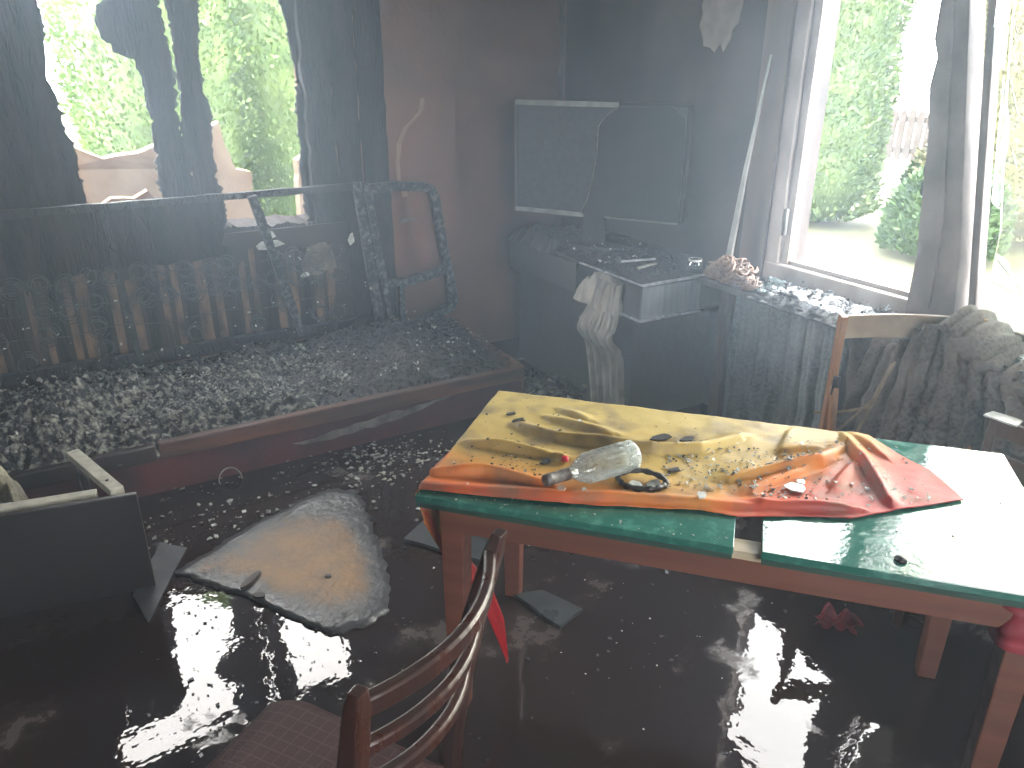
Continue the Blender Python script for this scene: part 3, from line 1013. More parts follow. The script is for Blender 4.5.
# wire loop near the sofa
lp = [(-2.455 + .05 * math.cos(a), -1.05 + .02 * math.sin(a), .015 + .055 * max(0, math.sin(a))) for a in [PI * q / 16 for q in range(-2, 19)]]
tag(obj('wire_loop', B().tube(lp, .003, 6), PALEASH), 'pale loop of wire standing in the water by the sofa', 'wire')
rn = random.Random(31)
def fpts(n, x0, x1, y0, y1, z=.016):
    return [(rn.uniform(x0, x1), rn.uniform(y0, y1), z) for _ in range(n)]


flakes('floating_ash', fpts(200, -2.75, -1.4, -1.5, -.97) + [(rn.gauss(-1.78, .14), rn.gauss(-1.22, .12), .016) for _ in range(380)] + [(rn.gauss(-1.72, .05), rn.gauss(-1.75, .06), .016) for _ in range(90)] + fpts(60, -2.9, -2.4, -1.5, -1.2), .002, .020, GREYDEB, 'grey ash flakes floating on the water before the sofa', 'ash', .25, seed=32)
flakes('floating_char', fpts(260, -2.9, -.6, -3.0, -1.2), .004, .014, BLACKFL, 'black char crumbs floating on the flood water', 'char', .2, seed=33)
flakes('floating_white_flakes', fpts(60, -2.9, -1.3, -2.6, -1.2) + fpts(45, -1.9, -.5, -3.3, -2.2), .002, .008, WHITEDEB, 'white flakes floating on the dark water', 'debris', .3, seed=34)
flakes('scum_crumbs', [(x + rn.gauss(0, .05), y + rn.gauss(0, .05), .014) for x, y in [(-2.62, -2.15), (-2.55, -2.35), (-2.70, -2.5), (-2.75, -1.98), (-2.45, -2.45), (-2.82, -2.3)] for _ in range(22)], .003, .011, BLACKFL,
       'black scum crumbs breaking up the window reflection', 'char', .15, seed=35)
flakes('corner_debris', [(rn.gauss(-.75, .12), rn.gauss(-.9, .2), .02 + abs(rn.gauss(0, .03))) for _ in range(260)], .012, .05, WETDEB, 'black debris heaped between sofa end and cabinet', 'debris', 1, seed=36)
flakes('corner_rubble', [(rn.gauss(-.72, .1), rn.gauss(-1.05, .2), .03 + abs(rn.gauss(0, .03))) for _ in range(40)], .012, .05, PALEASH, 'pale scraps between the sofa end and the cabinet', 'debris', .9, seed=37)
poly = ragged([(-.84, -1.08), (-.78, -1.0), (-.72, -1.12), (-.76, -1.22)], .04, .006, 38)
tag(obj('torn_scrap', B().slab(poly, lambda a, c, d: (a, c, .06 + d - (c + 1.2) * .1), .012), PALEASH), 'pale torn scrap leaning by the sofa corner', 'scrap')

# ================================================================== CABINET, TV AND THE THINGS ON IT
cab = thing('sideboard', 'black sooty sideboard in the room corner under the screen', 'cabinet', (-.28, -.95, 0))
obj('body', B().box((-.53, -1.47, .0), (-.02, -.34, .60)), CABM, cab, bevel=.006)
obj('side_panel', B().box((-.55, -1.49, .0), (-.525, -1.08, .60)), CABM, cab, bevel=.004)
# upper case built from boards so that the burst side stays open
obj('case_bottom', B().box((-.60, -1.60, .60), (-.02, -.34, .625)), CABM, cab, bevel=.004)
obj('case_back', B().box((-.06, -1.58, .625), (-.02, -.34, .80)), CABM, cab)
cf = obj('case_front', B().box((-.605, -1.605, .628), (-.24, -1.585, .785)), STREAK, cab, bevel=.003)
obj('case_front', B().box((-.235, -1.56, .60), (-.02, -1.54, .80)), CABM, cab, bevel=.003)
obj('case_side', B().box((-.60, -1.05, .625), (-.58, -.34, .785)), CABM, cab, bevel=.004)
poly = ragged([(-1.60, .628), (-1.47, .628), (-1.46, .70), (-1.48, .74), (-1.47, .785), (-1.60, .785)], .03, .006, 91)
obj('case_side', B().slab(poly, lambda a, c, d: (-.605 + d, a, c), .018), CABM, cab)
poly = ragged([(-.61, -1.61), (-.02, -1.585), (-.02, -.34), (-.585, -.34), (-.60, -1.1), (-.575, -1.25), (-.60, -1.4)], .06, .006, 92)
obj('top', B().slab(poly, lambda a, c, d: (a, c, .785 + d), .022), WETDEB, cab)
e1 = B().bar((-.612, -1.612, .80), (-.22, -1.612, .80), .012, .012)
obj('metal_edge', e1, STEEL, cf)
obj('metal_edge', B().bar((-.612, -1.612, .625), (-.22, -1.612, .625), .012, .012), STEEL, cf)
obj('metal_edge', B().bar((-.612, -1.612, .625), (-.612, -1.08, .625), .010, .010), STEEL, cab)
obj('metal_edge', B().bar((-.612, -1.612, .80), (-.612, -1.10, .80), .008, .008), STEEL, cab)

tv = thing('flat_television', 'burnt flat television with peeled dark screen on the sideboard', 'television', (-.34, -.84, .807), R(-58.3))
obj('stand_base', B().slab([(.22 * math.cos(a), .12 * math.sin(a)) for a in [2 * PI * q / 24 for q in range(24)]], lambda a, c, d: (a, c, d), .02), CABM, tv, local=True, bevel=.004)
obj('stand_neck', B().box((-.06, -.02, .018), (.06, .02, .2)), CABM, tv, local=True)
obj('housing', B().box((-.49, .0, .165), (.49, .05, .755)), CABM, tv, local=True, bevel=.008)
obj('screen', B().box((-.472, -.006, .18), (.472, .002, .74)), TVS, tv, local=True)
obj('screen_rim', B().bar((-.49, -.008, .745), (.11, -.008, .745), .016, .026, n=6, jit=.06), TVF, tv, local=True)
obj('screen_rim', B().bar((-.488, -.008, .165), (-.488, -.008, .75), .014, .014, up=(1, 0, 0)), M('rim_dull', (.1, .1, .1), None, 5, .5), tv, local=True)
obj('screen_rim', B().bar((-.49, -.008, .168), (-.06, -.008, .168), .016, .022, n=5, jit=.08), TVF, tv, local=True)
obj('screen_rim', B().bar((-.06, -.006, .165), (.47, -.006, .165), .012, .008), M('rim_dull2', (.16, .17, .17), None, 5, .5), tv, local=True)
poly = ragged([(.11, .735), (.06, .70), (.015, .64), (.01, .50), (-.01, .36), (-.03, .26), (-.07, .175), (.47, .175), (.475, .6), (.47, .69), (.40, .745)], .05, .005, 93)
pls = obj('peeled_sheet', B().slab(poly, lambda a, c, d: (a, -.012 - d - .012 * max(0, .1 - a), c), .006), TVP, tv, local=True)
ee = B().tube([(.115, -.024, .735), (.06, -.026, .70), (.012, -.028, .64), (.008, -.028, .50), (-.012, -.03, .36), (-.034, -.032, .26), (-.07, -.034, .18)], .0035, 5)
obj('peeled_edge', ee, M('edge_pale', (.22, .23, .22), (.1, .1, .1), 30, .5), pls, local=True)
rn = random.Random(44)
flakes('ash_specks', [(rn.uniform(-.45, .05), -.012, rn.uniform(.2, .73)) for _ in range(60)], .002, .006, GREYDEB, parent=None, seed=45)
o = bpy.data.objects['ash_specks']
o.parent = tv

# debris on the sideboard
flakes('cabinet_debris', [(rn.uniform(-.58, -.1), rn.uniform(-1.55, -.38), .815 + abs(rn.gauss(0, .012))) for _ in range(420)], .004, .03, WETDEB, 'wet black debris covering the sideboard top', 'debris', .9, seed=46)
flakes('cabinet_glints', [(rn.uniform(-.6, -.2), rn.uniform(-1.5, -.4), .83 + abs(rn.gauss(0, .01))) for _ in range(60)], .004, .016, WHITEDEB, 'small white flakes painted as glints on the sideboard top', 'debris', .9, seed=47)  # bright bits on the black top are glints painted as white flakes
o = heap('melted_heap', -.62, -.30, -.86, -.36, .806, .12, WETDEB, 8, 50, 60)
tag(o, 'black melted heap on the far end of the sideboard', 'debris', kind='stuff')
tag(obj('thin_bar', B().bar((-.50, -1.30, .835), (-.33, -1.36, .84), .010, .010), STEEL), 'thin bright metal bar lying on the sideboard', 'bar')
tag(obj('thin_bar', B().bar((-.49, -1.42, .826), (-.36, -1.40, .83), .016, .008), GREYDEB), 'short grey strip lying on the sideboard front', 'bar')
# clear jar lying at the cabinet corner
jr = thing('glass_jar', 'small clear glass jar at the right corner of the sideboard', 'jar', (-.24, -1.55, .807))
def lathe(prof, n=20):
    b = B()
    b.loft([[Vector((r * math.cos(a), r * math.sin(a), z)) for a in [2 * PI * q / n for q in range(n)]] for r, z in prof], False, True)
    return b


obj('jar_glass', lathe([(0, 0), (.036, .0), (.038, .01), (.038, .04), (.030, .05), (.030, .06), (.027, .06), (.027, .048), (.034, .04), (.034, .008), (0, .006)]), PANEC, jr, local=True)
obj('rim', lathe([(.031, .052), (.033, .052), (.033, .062), (.031, .062)]), WHITEDEB, jr, local=True)
# cloth bulging out of the burst side and hanging to the floor
def hang(a, c):
    # a across (0..1), c down (0..1)
    y0 = -1.50 + .30 * a
    z = .76 - .74 * c
    wd = 1 - .25 * c if c > .3 else .65 + .35 * (c / .3)
    y = -1.36 + (y0 + 1.35) * wd * 1.0 + .02 * math.sin(c * 5)
    x = -.585 - .03 * math.sin(min(1, c * 2.2) * PI) * (1 - .5 * abs(a - .5)) - .02 - .02 * math.sin(a * 25 + c * 4) - .012 * math.sin(a * 51 + 2 + c * 9)
    x -= .055 * math.exp(-((c - .36) / .09) ** 2)
    if c > .94:
        x -= (c - .94) * 1.2
    return (x, y, max(.016, z))


o = sheet_obj('white_cloth', grid(60, 70, hang), CLOTHW)
tag(o, 'dirty white cloth hanging from the burst side of the sideboard', 'cloth')
o = heap('cloth_bundle', -.64, -.52, -1.47, -1.08, .63, .17, CLOTHW, 9, 30, 50)
tag(o, 'crumpled white cloth stuffed inside the burst cabinet drawer', 'cloth')
# coil heap of cord at the window side
def coilheap():
    b = B()
    rn = random.Random(51)
    for k in range(70):
        f = rn.uniform(-1, 1)
        cy_ = -1.80 + .13 * f
        cx_ = -.25 + rn.uniform(-.05, .05) * (1 - .5 * f * f)
        cz = .822 + rn.random() * .085 * (1 - f * f) ** .5
        r0 = rn.uniform(.011, .022)
        ax = Euler((rn.uniform(-.9, .9), rn.uniform(-.9, .9), 0)).to_matrix()
        pts = [Vector((cx_, cy_, cz)) + ax @ Vector((r0 * math.cos(t) * (1 + .03 * t), r0 * math.sin(t), .004 * t - .02)) for t in [q * .5 for q in range(26)]]
        pts = [Vector((p.x, p.y, max(.806, p.z))) for p in pts]
        b.tube(pts, .0048, 5)
    return b


tag(obj('cord_coils', coilheap(), CORD), 'heap of pinkish brown curled cord on the window sill end', 'cord')
tag(obj('leaning_rod', B().loft([[(cx_ + a * k, cy_ + c * k, z) for a, c in ((-.5, -1), (.5, -1), (.5, 1), (-.5, 1))] for cx_, cy_, z, k in ((-.12, -1.645, .812, .017), (-.085, -1.665, 1.3, .011), (-.045, -1.70, 1.79, .005))]), STICKM), 'thin pale rod leaning on the wall left of the window', 'rod')
# sill debris
rn = random.Random(61)
flakes('sill_debris', [(rn.uniform(-.26, -.03), rn.uniform(-3.4, -1.9), .803 + abs(rn.gauss(0, .016))) for _ in range(900)], .006, .028, WETDEB, 'wet black debris covering the window sill', 'debris', .8, seed=62)
flakes('sill_glass', [(rn.uniform(-.26, -.04), rn.uniform(-2.5, -1.9), .82 + abs(rn.gauss(0, .014))) for _ in range(70)] + [(rn.uniform(-.2, -.04), rn.uniform(-3.4, -2.7), .82 + abs(rn.gauss(0, .014))) for _ in range(50)], .004, .018, WHITEDEB,
       'white wet fragments on the window sill', 'debris', .9, seed=63)
SLIME = M('wet_blue_grey_ash', (.05, .055, .06), (.42, .45, .46), 14, .12, .35, bump=.7, bscale=50, lo=.45, hi=.62)
o = heap('sill_ash', -.28, -.03, -2.52, -1.92, .80, .045, SLIME, 14, 40, 80)
tag(o, 'wet bluish white ash smeared along the sill', 'ash', kind='stuff')
o = heap('sill_ash', -.2, -.03, -3.7, -2.76, .80, .06, SLIME, 15, 40, 90)
tag(o, 'wet bluish white ash below the broken right pane', 'ash', kind='stuff')
o = heap('sill_rag', -.27, -.06, -2.02, -1.88, .80, .11, M('teal_grey_rag', (.14, .19, .19), (.06, .08, .085), 12, .7, bump=.5), 12, 30, 30)
tag(o, 'bluish grey rag lump at the left end of the sill', 'rag')

# ================================================================== CURTAINS BELOW THE WINDOW
def curtain(name, y0, y1, z0, z1, x, amp, freq, mat, label, seed, lean=0, nu=90, nv=50):
    def fn(a, c):
        y = y0 + (y1 - y0) * a
        z = z0 + (z1 - z0) * c
        ph = a * freq
        xx = x + amp * math.sin(ph) * (1.2 - .5 * c) + amp * .5 * math.sin(ph * 2.3 + 1 + c * 2) + .012 * nz3((y, z, 0), 8, seed)
        yy_ = y + lean * (1 - c) * (a - .5) + .01 * nz3((y, z, 4), 6, seed)
        zz = z + (.03 * nz3((y * 6, 0, 0), 1, seed) if c in (0, 1) else 0)
        return (xx, yy_, max(.016, zz))
    o = sheet_obj(name, grid(nu, nv, fn), mat, thick=.003)
    tag(o, label, 'curtain')
    return o


curtain('lace_curtain', -1.735, -2.38, .02, .77, -.135, .014, 40, LACE, 'grey sooty lace curtain hanging below the window sill', 1)
curtain('brown_drape', -1.60, -1.72, .02, .76, -.10, .012, 16, M('brown_drape_cloth', (.13, .075, .06), (.06, .04, .035), 5, .9, stretch=(3, 8, .4)), 'narrow brown drape between cabinet and lace curtain', 2, nu=30)
curtain('scorched_curtain', -2.40, -3.75, .02, .78, -.15, .03, 34, SCORCHC, 'scorched brown grey net curtain hanging behind the folding chair', 3, .1, 140)
# draped burnt net over the chair rail and sill corner
def drape(a, c):
    y = -2.66 - .62 * a
    top = .80 + .135 * math.exp(-((a - .36) / .17) ** 2) + .012 * math.sin(a * 46 + 2 * math.sin(a * 9)) + .010 * math.sin(a * 83 + 1) + .014 * nz3((a * 24, c * 14, 1), 1, 9) + .03 * math.exp(-((a - .6) / .1) ** 2)
    if c < .25:
        k = c / .25
        return (-.03 - .27 * k, y + .02 * nz3((a * 6, c, 0), 1, 3), top - .02 + .03 * math.sin(k * PI) + .02 * nz3((a * 9, c * 5, 0), 1, 5))
    k = (c - .25) / .75
    ln = .40 + .22 * math.sin(a * 5 + .6)
    fan = 1 + .5 * k
    return (-.30 - .04 * k - .020 * math.sin(a * 46 + k * 2 + 2 * math.sin(a * 9)) * (.6 + .4 * k) - .010 * math.sin(a * 83 + k) + .015 * nz3((a * 12, c * 9, 0), 1, 6) + .015 * nz3((a * 30, c * 18, 0), 1, 6), -2.62 - .62 * (.35 + (a - .35) * fan) + .012 * nz3((a * 14, c * 6, 2), 1, 7), top - .02 - ln * k)


o = sheet_obj('burnt_net', grid(200, 70, drape), lace_mat('burnt_net_cloth', (.14, .12, .107), (.025, .021, .02)), thick=.003)
tag(o, 'crumpled burnt net spilling over the sill behind the chair', 'curtain')
strand = B()
for p_ in ([(-.24, -2.63, .70), (-.27, -2.60, .55), (-.29, -2.52, .42), (-.30, -2.42, .30)], [(-.24, -2.64, .71), (-.28, -2.58, .45), (-.30, -2.55, .28)], [(-.27, -2.60, .52), (-.29, -2.45, .44), (-.30, -2.38, .42)]):
    p_ = [(q[0] - .11, q[1] - .11, q[2] + .04) for q in p_]
    strand.tube([(Vector(p_[min(i // 4, len(p_) - 2)]).lerp(Vector(p_[min(i // 4, len(p_) - 2) + 1]), (i % 4) / 4)) for i in range(4 * (len(p_) - 1))] + [p_[-1]], .006, 6)
tag(obj('twisted_strand', strand, M('tan_strand', (.24, .19, .13), (.15, .11, .08), 20, .8)), 'twisted tan strand of net hanging below the chair rail', 'curtain')

# ================================================================== FOLDING CHAIR BEHIND THE TABLE
fc = thing('folding_chair', 'light wooden folding chair behind the table under the window', 'chair', (-.36, -2.62, 0))
# uprights lean slightly; top rail between them
L0, L1 = Vector((-.525, -2.63, .925)), Vector((-.455, -2.575, .02))
Rr0, Rr1 = Vector((-.125, -2.90, .925)), Vector((-.11, -2.88, .02))
FD = Vector((-.55, -.83, 0))
obj('upright', B().bar(L1, L0, .024, .040, up=(.5, .8, 0)), FOLDW, fc, bevel=.004)
obj('upright', B().bar(Rr1, Rr0, .024, .040, up=(.5, .8, 0)), FOLDW, fc, bevel=.004)
rp = []
for q in range(9):
    f = q / 8
    c = L0.lerp(Rr0, f) + Vector((.008, .012, -.05))
    rp.append(c + Vector((.02, .028, 0)) * math.sin(f * PI))
obj('top_rail', B().sweep(rp, [(-.008, -.044), (.008, -.044), (.008, .044), (-.008, .044)], Vector((.55, .83, 0))), FOLDR, fc, bevel=.004)
for Q in (L0, Rr0):
    a_ = Vector((Q.x - .012, Q.y - .022, .66))
    obj('front_leg', B().bar(a_, Vector((a_.x - .20, a_.y - .22, .02)), .022, .036, up=(.5, .8, 0)), FOLDW, fc, bevel=.004)
a_ = Vector((L0.x - .015, L0.y - .03, .70))
obj('hinge_plate', B().bar(a_, a_ - Vector((.01, .005, .07)), .026, .012, up=(.5, .8, 0)), CHAR, fc, bevel=.003)
for k in range(4):
    p_ = Vector((-.58, -2.68, .44)) + Vector((-.035, -.055, 0)) * k
    obj('seat_slat', B().bar(p_, p_ + Vector((.36, -.24, 0)), .05, .014), FOLDW, fc, bevel=.003)
# second chair at the right edge
f2 = thing('folding_chair', 'dark brown slatted chair back at the right edge beside the table', 'chair', (-.42, -3.3, 0))
DKW = M('sooty_brown_wood', (.10, .05, .035), (.05, .028, .022), 6, .45, stretch=(4, 4, .6))
for yv in (-3.05, -3.42):
    obj('upright', B().bar((-.48, yv - .02, .02), (-.42, yv, .60 if yv > -3.1 else .64), .025, .045, up=(1, .3, 0)), DKW, f2, bevel=.004)
for zv in (.585, .49, .40):
    obj('back_slat', B().bar((-.43, -3.05, zv), (-.43, -3.42, zv), .016, .05), DKW, f2, bevel=.003)
obj('seat', B().box((-.76, -3.43, .30), (-.44, -3.04, .33)), DKW, f2, bevel=.006)
for yv in (-3.07, -3.40):
    obj('front_leg', B().bar((-.73, yv, .02), (-.73, yv, .31), .035, .035, up=(0, 1, 0)), DKW, f2, bevel=.003)
f2.location.y -= .12
f2.scale = (1, 1, 1.18)
tag(obj('white_scrap', B().slab(ragged([(-.46, -3.15), (-.41, -3.15), (-.40, -3.24), (-.45, -3.25)], .03, .005, 95), lambda a, c, d: (a, c, .721 + d), .006), WHITEDEB), 'small white scrap on top of the dark brown chair', 'scrap')

# ================================================================== TABLE
TA = R(-47)
TF = Vector((-2.248, -2.738, 0))
LU, LV = 1.495, .692
tb = thing('dining_table', 'reddish brown table with wet green tops in the foreground', 'table', TF, TA)
for (u0, u1, nm) in ((0, .787, 'green_top'), (.848, LU, 'green_top')):
    gt = obj(nm, B().box((u0, 0, .730), (u1, LV, .750)), GREENT, tb, local=True, bevel=.002)
    o = obj('dark_edge', B().box((u0 + .002, .0005, .716), (u1 - .002, LV - .002, .7302)), GREENE, gt, local=True)
ap = .045
obj('apron', B().box((ap, ap, .625), (LU - ap, ap + .022, .716)), TABLEW, tb, local=True, bevel=.003)
obj('apron', B().box((ap, LV - ap - .022, .625), (LU - ap, LV - ap, .716)), TABLEW, tb, local=True, bevel=.003)
obj('apron', B().box((ap, ap + .022, .625), (ap + .022, LV - ap - .022, .716)), TABLEW, tb, local=True, bevel=.003)
obj('apron', B().box((LU - ap - .022, ap + .022, .625), (LU - ap, LV - ap - .022, .716)), TABLEW, tb, local=True, bevel=.003)
obj('leaf_batten', B().box((.76, .03, .700), (.875, .085, .722)), LIGHTW, tb, local=True, bevel=.002)
obj('slide_rail', B().box((.1, .30, .66), (LU - .1, .36, .70)), TABLEW, tb, local=True)
for (u_, v_) in ((.078, .078), (.078, LV - .078), (LU - .078, .078), (LU - .078, LV - .078)):
    k0, k1 = .032, .026
    lg = B().loft([[(u_ + sx * k, v_ + sy * k, z) for sx, sy in ((-1, -1), (1, -1), (1, 1), (-1, 1))] for k, z in ((k1, 0), (k0, .55), (k0, .716))])
    obj('leg', lg, TABLEW, tb, local=True, bevel=.004)

# ---- tablecloth
CR = [[(0.15, 0.439), (0.273, 0.387), (0.401, 0.393), (0.55, 0.381), (0.676, 0.439), (0.781, 0.549)], [(0.047, 0.291), (0.164, 0.289), (0.301, 0.274)], [(0.017, 0.1), (0.136, 0.137), (0.303, 0.127)],
      [(0.221, 0.519), (0.341, 0.483), (0.421, 0.472)], [(0.243, 0.586), (0.341, 0.54)], [(1.067, 0.643), (1.104, 0.473), (1.142, 0.307)], [(0.912, 0.499), (1.0, 0.556)],
      [(0.762, 0.295), (0.867, 0.361), (0.993, 0.445), (1.062, 0.576)], [(0.816, 0.243), (0.895, 0.336), (1.03, 0.485)], [(1.081, 0.483), (1.019, 0.336)],
      [(0.014, 0.034), (0.21, 0.058), (0.362, 0.074), (0.506, 0.117), (0.7, 0.148), (0.841, 0.181)], [(0.921, 0.646), (0.891, 0.486)], [(1.101, 0.66), (1.158, 0.567)],
      [(.55, .381), (.45, .33), (.30, .274)], [(.85, .19), (.98, .215), (1.06, .23)]]
CRH = [.036, .030, .034, .020, .016, .034, .020, .028, .022, .018, .022, .016, .018, .014, .024]


def segd(p, a, b):
    ax, ay = a
    bx, by = b
    dx_, dy_ = bx - ax, by - ay
    L2 = dx_ * dx_ + dy_ * dy_
    t = max(0, min(1, ((p[0] - ax) * dx_ + (p[1] - ay) * dy_) / L2))
    qx, qy = ax + t * dx_, ay + t * dy_
    sgn = dx_ * (p[1] - ay) - dy_ * (p[0] - ax)
    return math.hypot(p[0] - qx, p[1] - qy), (1 if sgn > 0 else -1), t


def cloth_h(u_, v_):
    h_ = .0035 + .003 * nz3((u_, v_, 0), 9, 3) + .0015 * nz3((u_, v_, 0), 26, 4)
    for c, hh in zip(CR, CRH):
        n = len(c) - 1
        best = (9, 1, 0)
        for i in range(n):
            d, sg, t = segd((u_, v_), c[i], c[i + 1])
            if d < best[0]:
                best = (d, sg, (i + t) / n)
        d, sg, t = best
        wdt = .008 if sg < 0 else .030      # steep on the camera side, soft behind
        h_ += hh * math.exp(-(d / wdt) ** 2) * (.35 + .65 * math.sin(PI * min(1, max(0, .08 + t * .84))))
    return max(.002, h_)


FE = [(0.0, .018), (.1, .028), (.214, .043), (.462, .079), (.701, .128), (.796, .133), (.935, .175), (1.05, .196), (1.17, .275), (1.33, .375)]
def fedge(u_):
    for i in range(len(FE) - 1):
        if u_ <= FE[i + 1][0]:
            a, b_ = FE[i], FE[i + 1]
            return a[1] + (b_[1] - a[1]) * (u_ - a[0]) / (b_[0] - a[0])
    return FE[-1][1]


def bedge(u_):
    if u_ < 1.14:
        return LV - .002
    pts = [(1.14, LV - .002), (1.211, .584), (1.275, .514), (1.33, .378)]
    for i in range(3):
        if u_ <= pts[i + 1][0]:
            a, b_ = pts[i], pts[i + 1]
            return a[1] + (b_[1] - a[1]) * (u_ - a[0]) / (b_[0] - a[0])
    return .38


tc_ = thing('tablecloth', 'wet yellow to red tablecloth rumpled across the green table', 'tablecloth', TF, TA)
NU, NV = 260, 120
b = B()
band = []
for j in range(NV + 1):
    for i in range(NU + 1):
        u_ = .002 + 1.326 * i / NU
        f0, f1 = fedge(u_) + .006 * nz3((u_ * 6, 0, 0), 1, 2), bedge(u_)
        f1 = max(f1, f0 + .001)
        v_ = f0 + (f1 - f0) * j / NV
        h_ = cloth_h(u_, v_)
        b.v.append((u_, v_, .752 + h_))
        band.append((.60 - v_) * 1.05 + max(0, u_ - .70) * 1.15 - .06)
for j in range(NV):
    for i in range(NU):
        b.f.append((j * (NU + 1) + i, j * (NU + 1) + i + 1, (j + 1) * (NU + 1) + i + 1, (j + 1) * (NU + 1) + i))
        b.sm.append(True)


def cloth_piece(name, b, band, th=.0025):
    o = obj(name, b, BATIK, tc_, local=True)
    a_ = o.data.attributes.new('band', 'FLOAT', 'POINT')
    a_.data.foreach_set('value', band)
    md = o.modifiers.new('thick', 'SOLIDIFY')
    md.thickness = th
    md.offset = 1
    return o


cloth_piece('spread_cloth', b, band)


def flap(name, rows, cols, fn, bandf):
    b = B()
    bd = []
    for j in range(rows + 1):
        for i in range(cols + 1):
            a, c = i / cols, j / rows
            b.v.append(fn(a, c))
            bd.append(bandf(a, c))
    for j in range(rows):
        for i in range(cols):
            b.f.append((j * (cols + 1) + i, j * (cols + 1) + i + 1, (j + 1) * (cols + 1) + i + 1, (j + 1) * (cols + 1) + i))
            b.sm.append(True)
    cloth_piece(name, b, bd)


# left corner: hangs over the left end and swings in under the top
LP = [(.006, .12, .758, .13), (-.014, .12, .735, .12), (-.018, .15, .62, .085), (.012, .19, .46, .05), (.115, .175, .37, .045), (.165, .155, .27, .04), (.20, .145, .14, .006)]


def lflap(a, c):
    t = c * (len(LP) - 1)
    i = min(int(t), len(LP) - 2)
    k = t - i
    p_ = [LP[i][q] + (LP[i + 1][q] - LP[i][q]) * k for q in range(4)]
    wd = p_[3] * (a - .5)
    if c < .34:
        return (p_[0] + .006 * math.sin(a * 12 + c * 6) * min(1, c * 5), p_[1] + wd * 1.6, p_[2])
    m_ = min(1, (c - .34) / .3)
    return (p_[0] + wd * 1.0 * m_, p_[1] + wd * (1.6 - 1.2 * m_), p_[2] + .01 * math.sin(a * 9))


flap('hanging_corner', 50, 24, lflap, lambda a, c: (.44 + .10 * math.sin(a * 9)) if c < .45 else .44 + (c - .45) * 2.2)
# red scarf knotted round the near right leg
sc_ = []
b = B()
for k in range(9):
    z = .70 - .015 * k
    rr = .040 + .008 * math.sin(k * 1.7) + .006 * (k % 2)
    b_ring = [(LU - .078 + rr * 1.15 * math.copysign(abs(math.cos(a)) ** .6, math.cos(a)) + .003 * math.sin(5 * a + k), .078 + rr * 1.15 * math.copysign(abs(math.sin(a)) ** .6, math.sin(a)) + .003 * math.cos(4 * a + k), z) for a in [2 * PI * q / 28 for q in range(28)]]
    sc_.append(b_ring)
b.loft(sc_, False, True)
MW = Matrix.Translation(TF) @ Matrix.Rotation(TA, 4, 'Z')
b.v = [tuple(MW @ Vector(q)) for q in b.v]
tag(sheet_obj('red_scarf', b, M('deep_red_cloth', (.30, .015, .03), (.2, .01, .02), 6, .7), thick=.004), 'dark red scarf wrapped round the right table leg', 'scarf')

b = grid(30, 24, lambda a, c: tuple(MW @ Vector((1.10 + .12 * a + .01 * math.sin(c * 9), .69 + .03 * math.sin(a * 11) * c + .05 * (1 - c), .016 + .12 * c * (1 - .5 * abs(a - .45)) + .012 * math.sin(a * 17 + c * 5)))))
tag(sheet_obj('red_rag', b, M('wet_red_rag', (.22, .012, .018), (.12, .008, .012), 9, .6), thick=.004), 'crumpled dark red rag on the floor behind the table', 'rag')

# ---- things on the cloth (u, v on the table)
def onT(u_, v_, dz=0):
    return MW @ Vector((u_, v_, .755 + cloth_h(u_, v_) + dz))


# bottle: lathe along local x, lying on its side
BR = .041
pN, pB = Vector((.325, .070)), Vector((.520, .278))
d2 = (pB - pN).normalized()
ang = math.atan2(d2.y, d2.x) + TA
mid = MW @ Vector((pN.x, pN.y, 0))
bt = thing('glass_bottle', 'clear glass bottle with scorched neck lying on the tablecloth', 'bottle', (mid.x, mid.y, .768 + BR), ang)


def lathex(prof, n=28):
    b = B()
    b.loft([[Vector((x, r * math.cos(a), r * math.sin(a))) for a in [2 * PI * q / n for q in range(n)]] for x, r in prof], False, True)
    return b


bot = [(.0, .0125), (.002, .014), (.012, .0145), (.07, .0150), (.078, .017), (.088, .022), (.10, .030), (.115, .0355), (.125, BR), (.135, BR), (.245, BR), (.252, BR - .0012), (.258, BR), (.268, BR), (.276, .033), (.278, .024), (.272, .012), (.270, 0)]
inn = [(.0, .0105), (.07, .0118), (.078, .014), (.10, .027), (.125, BR - .003), (.262, BR - .003), (.266, .028), (.262, 0)]
gb = obj('glass_body', lathex(bot), GLASSB, bt, local=True)
obj('glass_inside', lathex(inn), GLASSB, bt, local=True)
obj('scorched_neck', lathex([(-.004, 0), (-.004, .0145), (.0, .0162), (.014, .0165), (.016, .0155), (.05, .0160), (.066, .0165), (.070, .0155)]), BOTCAP, bt, local=True)
for xx_ in (.232, .240):
    obj('base_ring', lathex([(xx_, BR), (xx_ + .001, BR + .0012), (xx_ + .003, BR + .0012), (xx_ + .004, BR)]), GLASSB, gb, local=True)
# torn remains of the paper label
lb = B()
nA = 18
for (x0, x1, a0, a1) in ((.150, .222, 15, 95),):
    rows = []
    for i in range(9):
        x = x0 + (x1 - x0) * i / 8
        rows.append([Vector((x + .004 * math.sin(q * 1.9), (BR + .0008) * math.cos(R(a0 + (a1 - a0) * q / nA)), (BR + .0008) * math.sin(R(a0 + (a1 - a0) * q / nA)))) for q in range(nA + 1)])
    lb.loft(rows, False, True, closed=False)
obj('label_remains', lb, glassmat('milky_label', (.8, .84, .82), .3, .55), gb, local=True)

